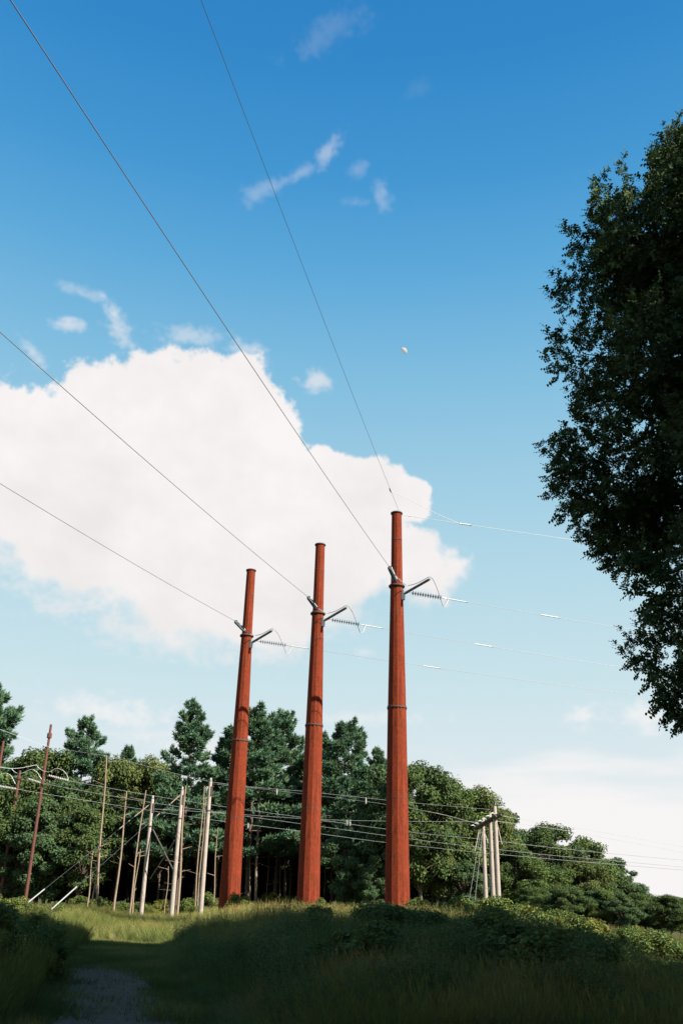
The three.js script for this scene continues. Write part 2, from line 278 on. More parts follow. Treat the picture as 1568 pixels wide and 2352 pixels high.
const poleWords = { right: 'nearest, tallest-looking', middle: 'middle', left: 'farthest, leftmost' };
for (const p of poleDefs) {
  const gy = ground(p.b.x, p.b.z) - .3, H = p.top;
  const g = thing('steel_pole', `${poleWords[p.id]} of the three rust-red faceted steel transmission poles`, 'utility pole', 'three rust-red transmission poles', V(p.b.x, gy, p.b.z));
  const facing = Math.atan2(-p.b.x, -p.b.z), turn = facing + 3 * R;
  const y1 = p.id === 'right' ? 12.75 : p.id === 'middle' ? 12.6 : 12.35, y2 = p.id === 'right' ? 20.42 : p.id === 'middle' ? 20.22 : 19.98;
  const sec = (name, r0, r1, a, b) => { const m = part(name, prism(r0, r1, b - a, 12, turn), M.rust, g); m.position.y = a - gy; return m; };
  const lower = sec('lower_shaft', .715, .555, gy, y1 - .05), mid = sec('middle_shaft', .545, .40, y1 + .05, y2 - .06), upp = sec('upper_shaft', .372, .325, y2 + .06, H - .05);
  const ringAt = (name, r, h, y) => part(name, discRing(r, h, y - gy), M.rustDark, g);
  const flanges = [ringAt('flange', .60, .10, y1), ringAt('flange', .515, .12, y2)]; ringAt('cap_plate', .39, .10, H);
  for (const [y, f0] of [[y2 + (H - y2) * .62, 0], [y2 - 1.75, 1], [y1 - 5.2, 2]]) { const rr = f0 === 0 ? lerp(.372, .325, .62) : f0 === 1 ? lerp(.545, .40, (y - y1) / (y2 - y1)) : lerp(.715, .555, (y - gy) / (y1 - gy)); const w = part('weld_seam', prism(rr + .006, rr + .006, .035, 12, turn), M.rustDark, g); w.position.y = y - gy; }
  // flange bolts round the joints
  for (const [y, rr] of [[y1, .575], [y2, .455]]) { const bolts = []; for (let k = 0; k < 18; k++) { const a = k / 18 * 6.283; const c = new THREE.CylinderGeometry(.016, .016, .2, 6); c.translate(Math.sin(a) * rr, y - gy, Math.cos(a) * rr); bolts.push(c); } const m = part('bolts', mergeGeometries(bolts), M.rustDark, flanges[y === y1 ? 0 : 1]); m.userData.kind = 'stuff'; }
  const base = V(p.b.x, 0, p.b.z);
  // incoming string towards the camera
  const yS = y2 + .22, A1 = base.clone().addScaledVector(LEFT, .40).setY(yS), B1 = base.clone().addScaledVector(LEFT, 2.75).setY(yS + .10);
  part('lug', rod(base.clone().addScaledVector(LEFT, .25).setY(yS).sub(g.position), base.clone().addScaledVector(LEFT, .44).setY(yS).sub(g.position), .06), M.rustDark, g);
  insulatorString(A1, B1, 12, `string of grey insulator discs on the ${p.id} rust-red pole, pointing towards the viewer`);
  // the overhead conductor through its surveyed point
  const hq = 18.15, dq = ray(...p.q), Q = V(0, EYE, 0).addScaledVector(dq, (hq - EYE) / dq.y);
  const dl = Q.clone().sub(B1).setY(0); const tq = dl.length(); dl.normalize(); const span = 170, sag = (B1.y - hq) / (4 * (tq / span) * (1 - tq / span));
  ovalWire('conductor', sagLine(B1, dl, span, sag, 0, 0, 110, 40), .014, `dark overhead wire sweeping to the upper left from the ${p.id} rust-red pole`, 'overhead conductors', M.wireShaded);
  // outgoing string to the right, its wire aimed so that it passes its surveyed point
  const yR = y2 - .30; let best = null;
  for (let a = 45; a < 85; a += .25) { const dir = V(Math.sin(a * R), 0, -Math.cos(a * R)), s0 = base.clone().addScaledVector(dir, 3.15).setY(yR - .22); let e = 1e9; for (const q of sagLine(s0, dir, 180, 4.2, 0, 4, 60, 224)) { const [x, y] = project(q); if (Math.abs(x - p.qr[0]) < 4) e = Math.min(e, Math.abs(y - p.qr[1])); } if (!best || e < best.e) best = { e, dir, a }; }
  const dR = best.dir, A2 = base.clone().addScaledVector(dR, .42).setY(yR), B2 = base.clone().addScaledVector(dR, 3.15).setY(yR - .22);
  part('lug', rod(base.clone().addScaledVector(dR, .3).setY(yR).sub(g.position), A2.clone().addScaledVector(dR, .04).sub(g.position), .05), M.rustDark, g);
  insulatorString(A2, B2, 12, `string of grey insulator discs on the ${p.id} rust-red pole, pointing right`);
  const wl = sagLine(B2, dR, 180, 4.2, 0, 0, 100, 60);
  const wire = ovalWire('conductor', wl, .016, `thin pale wire running right from the ${p.id} rust-red pole`, 'conductors running right', M.wire, 80);
  const inside = wl.filter((q) => { const x = project(q)[0]; return x > p.splice[0] && x < p.splice[1]; });
  const fine = sagLine(B2, dR, 180, 4.2, 0, 0, 60, 900).filter((q) => { const x = project(q)[0]; return x > p.splice[0] && x < p.splice[1]; });
  if (fine.length > 2) part('splice', tube(fine, .045, 10), M.wireBright, wire);
  part('armour_rod', tube(sagLine(B2, dR, 180, 4.2, 0, .2, 1.5, 6), .04, 8), M.wireBright, wire);
  // jumper post between the two directions
  const dP = V(.80, 0, .60), y0 = y2 - .58, P0 = base.clone().addScaledVector(dP, .40).setY(y0), P1 = base.clone().addScaledVector(dP, 2.45).setY(y0 + .62);
  const rel = (q) => q.clone().sub(g.position);
  const axisP = P1.clone().sub(P0).normalize();
  const bracket = boxAt(.20, .62, .16, 0, 0, 0); bracket.rotateY(Math.atan2(dP.x, dP.z)); const bb = rel(P0).addScaledVector(dP, .10); bracket.translate(bb.x, bb.y - .08, bb.z);
  part('post_bracket', bracket, M.galv, g);
  { const pts = [], rad = []; for (let i = 0; i <= 46; i++) { const t = i / 46; pts.push(rel(P0).addScaledVector(dP, .16).lerp(rel(P1), t)); rad.push(t < .04 || t > .96 ? .05 : i % 2 ? .095 : .07); } part('post_insulator', taper(pts, rad, 12), M.polymer, g); }
  part('post_clamp', mergeGeometries([boxAt(.10, .14, .10, rel(P1).x, rel(P1).y + .03, rel(P1).z), boxAt(.03, .16, .03, rel(P1).x + .05, rel(P1).y + .16, rel(P1).z)]), M.galv, g);
  // jumper: from the incoming clamp, under the ring, along the post, then in a loop to the outgoing clamp
  const top = P1.clone().add(V(0, .14, 0)), side = base.clone().add(V(.62, 0, .5)).setY(y2 - .1);
  const j = [B1.clone().add(V(0, -.02, 0)), B1.clone().lerp(side, .35).add(V(.12, -.28, 0)), B1.clone().lerp(side, .75).add(V(.14, -.22, .05)), side, P0.clone().lerp(P1, .5).add(V(0, .20, 0)), P0.clone().lerp(P1, .8).add(V(0, .17, 0)), top, top.clone().lerp(B2, .35).add(V(0, .02, 0)), top.clone().lerp(B2, .68).add(V(0, -.45, 0)), top.clone().lerp(B2, .88).add(V(0, -.72, 0)), B2.clone().addScaledVector(dR, .10).add(V(0, -.42, 0)), B2.clone().addScaledVector(dR, .22).add(V(0, -.04, 0))];
  const jump = ovalWire('jumper_wire', j, .022, `curved jumper wire looping round the arm of the ${p.id} rust-red pole`, 'jumper wires', M.wire, 70);
  part('jumper_sleeve', tube([B2.clone().addScaledVector(dR, .06).add(V(0, -.36, 0)), B2.clone().addScaledVector(dR, .14).add(V(0, -.2, 0)), B2.clone().addScaledVector(dR, .22).add(V(0, -.04, 0))], .045, 6), M.wireBright, jump);
  p.base = base; p.y2 = y2; p.dR = dR;
}
// shield wires of the right pole
{
  const p = poleDefs[0], T = p.base.clone().setY(p.top + .06);
  const TL = T.clone().add(V(.12, .05, .25));
  const hq = 23.4, dq = ray(462, 0), Q = V(0, EYE, 0).addScaledVector(dq, (hq - EYE) / dq.y), dl = Q.clone().sub(TL).setY(0), tq = dl.length(); dl.normalize();
  const sag = (TL.y - hq) / (4 * (tq / 170) * (1 - tq / 170)), left = sagLine(TL, dl, 170, sag, 0, 0, 120, 50);
  const sw = ovalWire('shield_wire', left, .009, 'hair-thin shield wire rising to the top edge from the tallest-looking pole', 'shield wires', M.steelDark, 70);
  const dampPts = sagLine(TL, dl, 170, sag, 0, 3.6, 4.2, 3); part('vibration_damper', tube(dampPts.map((q) => q.add(V(0, -.06, 0))), .04, 6), M.steelDark, sw);
  let best = null; const TR = T.clone().add(V(.35, -.10, -.1));
  for (let a = 45; a < 88; a += .25) { const dir = V(Math.sin(a * R), 0, -Math.cos(a * R)); let e = 1e9; for (const q of sagLine(TR, dir, 180, 3, 0, 3, 40, 160)) { const [x, y] = project(q); if (Math.abs(x - 1290) < 5) e = Math.min(e, Math.abs(y - 1236)); } if (!best || e < best.e) best = { e, dir }; }
  const right = sagLine(TR, best.dir, 180, 3, 0, 0, 100, 60);
  const rw = ovalWire('shield_wire', right, .016, 'pale shield wire running right from the cap of the tallest-looking pole', 'shield wires', M.wireBright, 80);
  const fine = sagLine(TR, best.dir, 180, 3, 0, 0, 40, 800), pick = (a, b) => fine.filter((q) => { const x = project(q)[0]; return x > a && x < b; });
  for (const [a, b, r0] of [[932, 944, .03], [1042, 1048, .03], [1054, 1082, .05]]) { const f = pick(a, b); if (f.length > 1) part('clamp', tube(f, r0, 6), M.wireBright, rw); }
  const end = pick(1054, 1060)[0], start = dampPts[1];
  ovalWire('bypass_wire', [start, start.clone().lerp(end, .33).add(V(0, -.1, .2)), start.clone().lerp(end, .66).add(V(0, -.12, .1)), end], .014, 'pale bypass wire crossing the sky right of the tallest-looking pole top', 'shield wires', M.wireBright, 30);
}

// the moon: its sunlit half, far off
{
  const d = ray(925, 807).normalize(), far = 4000, g = new THREE.SphereGeometry(far * Math.tan(.26 * R), 24, 12, 0, Math.PI * 2, 0, Math.PI * .47);
  const m = part('moon', g, M.moon, scene); m.position.copy(d.multiplyScalar(far)); m.quaternion.setFromUnitVectors(V(0, 1, 0), sunDir); tag(m, 'pale daytime half moon in the blue sky above the poles', 'moon');
}

// ------------------------------------------------------------------ trees
const TINT = { oak: [.072, .112, .036], ash: [.072, .124, .052], birch: [.108, .142, .044], maple: [.10, .15, .042], pine: [.092, .170, .092], shrub: [.11, .155, .04], sumac: [.15, .17, .04], dry: [.15, .12, .055] };
function tint(base, r, v = .3, yellow = 0) { const k = 1 + (r() - .5) * 2 * v, w = (r() - .5) * .3, y = r() < yellow ? 1 : 0; return [clamp(base[0] * k * (1 + w + y * .9)), clamp(base[1] * k * (1 + y * .35)), clamp(base[2] * k * (1 - w))]; }

// a broad-leaved tree: trunk, limbs to each clump, and a crown of small leaves
function broadleaf({ name, seed, H, rad, low, clumps, leaves, size, base, yellow = .04, trunkR = .22, lean = 0, mat = M.leaf, flat = .8, stems = 1 }) {
  const r = rng(seed), root = new THREE.Group(), L = new Leaves(), wood = [];
  const cy = (H + low) / 2, hy = (H - low) / 2, cl = [];
  for (let k = 0; k < clumps; k++) {
    const d = unit(r), s = clumps > 50 ? .22 + .8 * Math.sqrt(r()) : .42 + .5 * Math.sqrt(r()); let y = d.y; const shape = Math.sqrt(Math.max(.05, 1 - y * y * .75));
    cl.push({ c: V(d.x * rad * s * shape + lean * (y + 1), cy + y * hy * .86 * (s + .1), d.z * rad * s * shape), r: rad * (clumps > 50 ? .15 + .17 * r() : .26 + .16 * r()) });
  }
  const total = cl.reduce((a, c) => a + c.r * c.r, 0);
  for (const c of cl) {
    const n = Math.round(leaves * c.r * c.r / total);
    for (let i = 0; i < n; i++) {
      const d = unit(r), s = Math.pow(r(), .42), lump = 1 + .35 * noise3(d.x * 2 + c.c.x, d.y * 2 + c.c.y, d.z * 2 + c.c.z);
      const o = c.c.clone().add(V(d.x * c.r * s * lump, d.y * c.r * s * flat * lump, d.z * c.r * s * lump));
      const nrm = d.clone().multiplyScalar(.6).add(V(c.c.x, 0, c.c.z).multiplyScalar(.35 / rad)).add(V(0, .45, 0)).add(unit(r).multiplyScalar(.7)).normalize(), side = perp(nrm, r), along = V(0, 0, 0).crossVectors(side, nrm).normalize(); if (along.y > .3) along.multiplyScalar(-1);
      L.leaf(o, along, side, size * (.7 + .6 * r()), size * (.5 + .35 * r()), tint(base, r, .28, yellow));
    }
  }
  for (let s = 0; s < stems; s++) {
    const bx = (r() - .5) * .4 * (stems - 1), bz = (r() - .5) * .4 * (stems - 1), topY = low + (H - low) * .72, pts = [], rad0 = [];
    for (let i = 0; i <= 6; i++) { const t = i / 6; pts.push(V(bx * (1 + t * 2) + lean * t + .25 * Math.sin(t * 4 + seed), -.25 + (topY + .25) * t, bz * (1 + t * 2) + .25 * Math.cos(t * 3 + seed))); rad0.push(trunkR * (1 - .82 * t) * (i === 0 ? 1.35 : 1)); }
    wood.push(taper(pts, rad0, 8));
  }
  for (const c of cl) { const y0 = clamp(low * .75 + (c.c.y - low) * .45, low * .4, H * .7); const s = V(lean * y0 / H, y0, 0), m = s.clone().lerp(c.c, .55).add(V(0, -.06 * rad + .1 * rad * r(), 0)); wood.push(taper([s, m, c.c.clone().lerp(s, .1)], [trunkR * .38, trunkR * .22, trunkR * .07], 5)); }
  part('trunk', mergeGeometries(wood.map((w) => w.toNonIndexed())), M.bark, root);
  const crown = part('crown', L.build(), mat, root); crown.userData.kind = 'stuff';
  root.name = name; root.userData.stem = name; return root;
}
// a white pine: straight trunk, whorls of limbs, plumes of needles
function pine({ name, seed, H, rad, low, trunkR = .24, tufts = 1500, base = TINT.pine, tuft = .46, taperTop = .75, sparse = 0 }) {
  const r = rng(seed), root = new THREE.Group(), L = new Leaves(), wood = [];
  const pts = [], rr = []; for (let i = 0; i <= 7; i++) { const t = i / 7; pts.push(V(.12 * Math.sin(t * 5 + seed), -.3 + (H + .1) * t, .12 * Math.cos(t * 4 + seed))); rr.push(trunkR * (1 - .93 * t) * (i ? 1 : 1.2)); }
  wood.push(taper(pts, rr, 8));
  const branches = []; let y = low;
  while (y < H - .25) {
    const t = (y - low) / (H - low), prof = rad * (Math.pow(1 - t, taperTop) * (.78 + .22 * Math.sin(Math.min(1, t * 5) * 1.57)) + .03), n = 5 + Math.floor(r() * 2), a0 = r() * 6.28;
    for (let k = 0; k < n; k++) { if (r() < sparse) continue; const a = a0 + k / n * 6.28 + (r() - .5) * .5, len = prof * (.5 + .75 * r()), rise = lerp(.02, .75, t * t) * len + len * .12 * (r() - .2); branches.push({ y: y + (r() - .5) * .8 * H / 20, a, len, rise: rise + len * .22 * (r() - .4) }); }
    y += lerp(1.3, .55, t) * (.85 + .3 * r()) * H / 20;
  }
  const sum = branches.reduce((s, b) => s + b.len, 0);
  for (const b of branches) {
    const dir = V(Math.cos(b.a), 0, Math.sin(b.a)), s = V(0, b.y, 0), m = s.clone().addScaledVector(dir, b.len * .55).add(V(0, b.rise * .32, 0)), e = s.clone().addScaledVector(dir, b.len).add(V(0, b.rise, 0));
    wood.push(taper([s, m, e], [.05 * H / 20, .03 * H / 20, .012], 4, false));
    const n = Math.max(3, Math.round(tufts * b.len / sum));
    for (let i = 0; i < n; i++) {
      const u = .32 + .74 * Math.sqrt(r()), sideW = (r() - .5) * 2 * b.len * .34 * Math.min(1, 1.5 - u) * (.4 + u);
      const c = (u < .55 ? s.clone().lerp(m, u / .55) : m.clone().lerp(e, (u - .55) / .45)).add(V(-dir.z * sideW, (r() - .25) * .5, dir.x * sideW));
      const ax = dir.clone().multiplyScalar(.7).add(V(0, .75, 0)).add(unit(r).multiplyScalar(.55)).normalize();
      const col = tint(base, r, .26, .02);
      const face = dir.clone().multiplyScalar(.65).add(V(0, .6, 0)); for (let q = 0; q < 7; q++) { const al = ax.clone().add(unit(r).multiplyScalar(.85)).normalize(), sd = V(0, 0, 0).crossVectors(face.clone().add(unit(r).multiplyScalar(.5)), al).normalize(); L.leaf(c, al, sd, tuft * (.65 + .8 * r()), tuft * .26, col); }
    }
  }
  for (let k = 0; k < 9; k++) { const yy = low * (.3 + .7 * r()), a = r() * 6.28, len = .6 + 1.5 * r(), d = V(Math.cos(a), -.05 + .2 * r(), Math.sin(a)); wood.push(taper([V(0, yy, 0), V(0, yy, 0).addScaledVector(d, len)], [.035, .01], 4, false)); }
  part('trunk', mergeGeometries(wood.map((w) => w.toNonIndexed())), M.bark, root);
  const crown = part('crown', L.build(), M.needle, root); crown.userData.kind = 'stuff';
  root.name = name; root.userData.stem = name; return root;
}
const protos = {};
for (let i = 0; i < 4; i++) protos['pine' + i] = pine({ name: 'pine_tree', seed: 100 + i * 7, H: 20, rad: [5.6, 6.4, 5.0, 6.2][i], low: [6, 5.5, 7.5, 6.5][i], tufts: [5000, 7000, 4200, 6400][i], sparse: [.10, .0, .16, .03][i], taperTop: [1.1, .8, 1.05, .92][i], tuft: .46 });
for (let i = 0; i < 4; i++) protos['leaf' + i] = broadleaf({ name: 'broadleaf_tree', seed: 200 + i * 13, H: 15, rad: [4.6, 5.2, 4.2, 5][i], low: [2.2, 3, 1.4, 4][i], clumps: [62, 72, 54, 66][i], leaves: 22000, size: .33, base: [TINT.oak, TINT.maple, TINT.ash, TINT.birch][i], yellow: .05 });
protos.tall0 = broadleaf({ name: 'forest_tree', seed: 301, H: 20, rad: 4.2, low: 8.5, clumps: 30, leaves: 11000, size: .42, base: TINT.oak });
protos.tall1 = broadleaf({ name: 'forest_tree', seed: 317, H: 19, rad: 4.6, low: 7.5, clumps: 32, leaves: 11000, size: .42, base: TINT.oak });
for (let i = 0; i < 4; i++) protos['bush' + i] = broadleaf({ name: 'shrub', seed: 400 + i * 11, H: 2.6, rad: [1.5, 1.7, 1.3, 1.6][i], low: .15, clumps: 16, leaves: 3600, size: .17, base: [TINT.shrub, TINT.maple, TINT.sumac, TINT.shrub][i], yellow: .12, trunkR: .035, stems: 4 });

// place a tree whose top is surveyed at px, py from D metres; the proto is scaled to reach from the ground to it
function plant(key, px, py, D, label, group, category, wide = 1) {
  const src = protos[key], T = at(px, py, D), gy = ground(T.x, T.z), h0 = key.startsWith('pine') ? 20.0 : key.startsWith('leaf') ? 13.9 : key === 'tall0' ? 20 : key === 'tall1' ? 19 : 2.6;
  const s = Math.max(.2, (T.y - gy) / h0), c = copyOf(src, label, group); c.userData.category = category;
  c.position.set(T.x, gy - .05, T.z); c.scale.set(s * wide, s, s * wide); c.rotation.y = (px * 1.37 + D) % 6.28; return c;
}
const pines = [
  ['pine1', -22, 1572, 106, 1.0, 'big pine cut by the left edge of the picture'],
  ['pine3', 203, 1655, 108, .9, 'pine with a pointed top right of the thin brown pole'],
  ['pine2', 298, 1716, 112, .9, 'small pale pine top between two taller pines on the left'],
  ['pine0', 446, 1614, 92, .95, 'ragged open-branched pine left of the three rust-red poles'],
  ['pine2', 522, 1690, 98, .85, 'narrow pine just behind the leftmost rust-red pole'],
  ['pine1', 592, 1632, 96, 1.05, 'broad full pine right of the leftmost rust-red pole'],
  ['pine3', 650, 1640, 100, 1.0, 'dense pine left of the middle rust-red pole'],
  ['pine2', 742, 1684, 100, .9, 'slim pine hidden mostly by the middle rust-red pole'],
  ['pine1', 800, 1664, 94, .95, 'full pine between the middle and right rust-red poles'],
  ['pine0', 868, 1722, 97, 1.0, 'lower pine left of the nearest rust-red pole'],
];
for (const [k, x, y, D, w, label] of pines) plant(k, x, y, D, label, 'pines behind the clearing', 'pine tree', w);
const leafy = [
  ['leaf0', 115, 1735, 106, .95, 'dense broadleaf tree behind the thin brown poles'], ['leaf2', 175, 1790, 101, .95, 'leafy tree right of the thin brown poles, reaching the ground'], ['leaf1', 40, 1745, 108, .95, 'broadleaf tree below the big pine at the left edge'],
  ['leaf3', 262, 1760, 104, .8, 'reddish-tinged leafy tree beside the tall bare trunk'], ['leaf3', 345, 1760, 103, .75, 'leafy crown above the bare trunks on the left'], ['leaf1', 400, 1768, 101, .7, 'leafy crown below the ragged open pine'],
  ['leaf2', 905, 1760, 86, .85, 'leafy tree directly behind the nearest rust-red pole'], ['leaf0', 958, 1765, 84, .95, 'tall leafy tree just right of the nearest rust-red pole'], ['leaf1', 1030, 1806, 88, .9, 'rounded leafy tree second right of the nearest rust-red pole'],
  ['leaf3', 1100, 1826, 92, .9, 'leafy tree whose top stands behind the three pale wooden poles'], ['leaf2', 1172, 1862, 96, .9, 'leafy tree with a drooping bough right of the three wooden poles'],
  ['leaf0', 1245, 1915, 104, .95, 'leafy tree on the falling treeline right of the drooping bough'], ['leaf1', 1330, 1945, 110, .95, 'round-topped tree on the falling treeline with sky gaps'], ['leaf2', 1405, 1985, 112, 1, 'tree at the shoulder of the falling treeline'], ['leaf0', 1452, 2048, 116, 1, 'low tree at the end of the falling treeline'],
  ['leaf3', 1330, 1998, 92, 1.1, 'leafy mass in front of the falling treeline'], ['leaf1', 1230, 1985, 88, 1.1, 'leafy tree right of the wooden poles, low and wide'],
];
for (const [k, x, y, D, w, label] of leafy) plant(k, x, x > 1200 ? y - 14 : y, D, label, 'broadleaf trees round the clearing', 'tree', x > 1200 ? w * 1.3 : w);
for (const [k, x, y, D] of [['leaf1', 1500, 2080, 190], ['leaf0', 1545, 2066, 200], ['leaf2', 1590, 2062, 195], ['leaf3', 1470, 2070, 230]]) plant(k, x, y, D, 'distant tree on the low skyline at the right edge', 'far trees at the right edge', 'tree', 1.6);
for (const [k, x, y, D, w, l] of [['leaf2', 1062, 1950, 86, 1.2, 'low leafy tree left of the wooden poles on the right'], ['leaf0', 1180, 1950, 90, 1.25, 'low leafy tree behind the right side of the wooden poles'], ['leaf2', 1275, 1990, 92, 1.3, 'wide leafy tree below the falling treeline, left one'], ['leaf0', 1370, 2022, 96, 1.35, 'wide leafy tree below the falling treeline, right one'], ['leaf2', 1430, 2062, 88, 1.5, 'low spreading tree near the end of the treeline'], ['leaf1', 1500, 2105, 84, 1.6, 'low spreading tree at the right edge'], ['leaf0', 1560, 2125, 80, 1.6, 'low tree cut by the right edge'], ['leaf1', 1120, 1868, 104, 1.2, 'leafy tree filling the line behind the wooden poles'], ['leaf3', 1010, 1850, 98, 1.2, 'tall leafy tree in the second row right of the nearest pole'], ['leaf1', 1260, 1945, 118, 1.2, 'leafy tree in the second row of the falling treeline'], ['leaf0', 1395, 1995, 124, 1.2, 'leafy tree in the last row of the falling treeline']]) plant(k, x, y, D, l, 'broadleaf trees round the clearing', 'tree', w);
{ const r = rng(91); for (let i = 0; i < 14; i++) { const px = 1215 + i * 26 + r() * 14; plant('leaf' + (i % 3), px, 2062 + Math.max(0, px - 1300) * .1 + r() * 20, 70 + r() * 8, 'low leafy growth along the foot of the falling treeline', 'low growth under the falling treeline', 'tree', 1.5); } }
for (const [k, x, y, D, l] of [['leaf2', 128, 1838, 96, 'leafy tree hanging to the ground right of the tall thin brown pole'], ['leaf0', 205, 1862, 94, 'leafy tree hanging to the ground beside the bare trunks on the left'], ['leaf2', 60, 1880, 97, 'leafy tree hanging to the ground between the thin brown poles'], ['leaf0', 10, 1870, 99, 'leafy tree hanging to the ground at the left edge']]) plant(k, x, y, D, l, 'broadleaf trees round the clearing', 'tree', 1.15);
plant('leaf2', 800, 1905, 86, 'low leafy tree filling the gap between the middle and right rust-red poles', 'broadleaf trees round the clearing', 'tree', 1.0);
plant('leaf3', 1000, 1915, 86, 'low leafy tree at the foot of the nearest rust-red pole, right side', 'broadleaf trees round the clearing', 'tree', 1.05);
plant('leaf2', 860, 1960, 83, 'small leafy tree close behind the left side of the nearest rust-red pole', 'broadleaf trees round the clearing', 'tree', 1.0);
// rows of forest behind
{
  const r = rng(55);
  for (let row = 0; row < 4; row++) for (let k = 0; k < 19; k++) {
    const px = -40 + k * 58 + (r() - .5) * 44, D = 100 + row * 9 + (r() - .5) * 6, skyline = px < 480 ? 1790 : px < 900 ? 1745 : lerp(1800, 1890, clamp((px - 900) / 150));
    if (px > 1010) continue;
    plant(row % 2 ? 'tall0' : (k % 3 ? 'tall1' : 'tall0'), px, skyline + r() * 50, D, 'tall forest tree deep in the dark wood behind the clearing', 'forest rows behind the clearing', 'tree', .95);
  }
}

{
  const r = rng(58);
  for (let k = 0; k < 40; k++) { const px = -60 + k * 28 + (r() - .5) * 20; plant('leaf' + (k % 2 ? 2 : 0), px, (px < 500 ? 1880 : 1860) + r() * 60, 112 + (k % 3) * 8 + r() * 4, 'lower tree of the dark undergrowth closing the wood', 'undergrowth at the back of the wood', 'tree', 1.5); }
}
// bare trunks at the wood's edge
function snag(px0, py0, px1, py1, D, r0, label, stubs = 5) {
  const B = at(px0, py0, D), T = at(px1, py1, D), gy = ground(B.x, B.z), r = rng(Math.round(px0 * 7 + py1));
  const g = thing('bare_trunk', label, 'tree trunk', 'bare trunks at the edge of the wood', V(B.x, gy - .2, B.z));
  const t = T.clone().sub(g.position); t.x = t.x * .9; const pts = [], rr = []; for (let i = 0; i <= 6; i++) { const s = i / 6; pts.push(V(t.x * s + .06 * Math.sin(s * 7 + px0), t.y * s, t.z * s)); rr.push(.62 * r0 * (1 - .5 * s)); }
  part('trunk', taper(pts, rr, 8), M.snag, g);
  for (let k = 0; k < stubs; k++) { const s = .35 + .63 * r(), a = r() * 6.28, c = V(t.x * s, t.y * s, t.z * s), e = c.clone().add(V(Math.cos(a) * (.4 + r()), .1 + .35 * r(), Math.sin(a) * .8)); part('stub', rod(c, e, .03, .01, 5), M.snag, g); }
}
for (const [a, b, c, d, D, r0, l, s] of [
  [200, 2090, 215, 1955, 81, .11, 'thin pale bare trunk, leftmost of the three close together', 2], [211, 2092, 228, 1945, 82, .11, 'thin pale bare trunk, middle of the three close together', 2], [222, 2095, 243, 1735, 80, .15, 'tall pale bare trunk rising above the leafy tree on the left', 9],
  [262, 2098, 293, 1818, 79, .15, 'straight pale bare trunk with short stubs left of the guyed wooden poles', 8], [296, 2098, 335, 1815, 80, .13, 'slightly leaning bare trunk just left of the wooden pole', 6], [303, 2098, 322, 1950, 81, .11, 'thin bare trunk beside the leaning one', 2],
  [408, 2095, 426, 1805, 79, .17, 'pale bare trunk between the second and third wooden poles', 6], [448, 2082, 469, 1805, 80, .11, 'thin bare trunk, left of the pair beside the third wooden pole', 4], [455, 2082, 472, 1830, 81, .10, 'thin bare trunk, right of the pair beside the third wooden pole', 4], [490, 2078, 500, 1900, 84, .10, 'dim thin trunk right of the third wooden pole', 3],
  [380, 2085, 388, 1990, 84, .08, 'short dim trunk between the first and second wooden poles', 2], [586, 2085, 597, 1800, 94, .24, 'thick grey pine trunk between left and middle rust-red poles', 8], [573, 2085, 578, 1860, 95, .12, 'thin forked trunk left of the thick grey pine trunk', 6],
  [641, 2080, 646, 1900, 100, .10, 'dim trunk in the wood left of the middle rust-red pole', 3], [665, 2080, 668, 1890, 101, .10, 'dim trunk close to the left side of the middle rust-red pole', 3], [775, 2080, 776, 1900, 100, .11, 'dim trunk right of the middle rust-red pole', 3],
  [612, 2080, 617, 1960, 98, .09, 'faint thin trunk right of the thick grey pine trunk', 2], [745, 2080, 747, 1920, 100, .08, 'faint thin trunk in the shade right of the middle rust-red pole', 2],
]) snag(a, b, c, d, D, r0, l, s);

// the near oak on the right, and the trees beside it out of the frame whose shade covers the foreground
function sprayGeo(seed) {
  const r = rng(seed), L = new Leaves();
  const ax = V(0, 1, 0);
  for (let i = 0; i < 15; i++) {
    const t = i / 15, o = V((r() - .5) * .1, t * .5, (r() - .5) * .1), along = unit(r).add(V(0, .65, 0)).normalize(), side = perp(along, r), len = .15 + .08 * r(), w = len * .62, col = tint([1, 1, 1], r, .25, .03).map((x) => Math.min(1.5, x));
    // a lobed oak leaf: three pairs of lobes
    const n = V(0, 0, 0).crossVectors(along, side), q = (u, v, z = 0) => o.clone().addScaledVector(along, u * len).addScaledVector(side, v * w).addScaledVector(n, z * len);
    const spine = [q(0, 0), q(.35, 0, -.03), q(.68, 0, -.04), q(1, 0, 0)];
    for (const s of [-1, 1]) { const flip = (a, b, c) => (s > 0 ? L.tri(a, b, c, col) : L.tri(a, c, b, col)); flip(spine[0], q(.30, .36 * s, .03), spine[1]); flip(spine[1], q(.52, .52 * s, .05), spine[2]); flip(spine[2], q(.88, .34 * s, .03), spine[3]); flip(spine[0], spine[1], q(.2, .2 * s)); }
  }
  return L.build();
}
const SPRAY = sprayGeo(77);
M.oakLeaf = new THREE.MeshPhysicalMaterial({ vertexColors: true, color: lin(.062, .098, .034), roughness: .85, transmission: .2, thickness: 0, side: THREE.DoubleSide, specularIntensity: .25 });
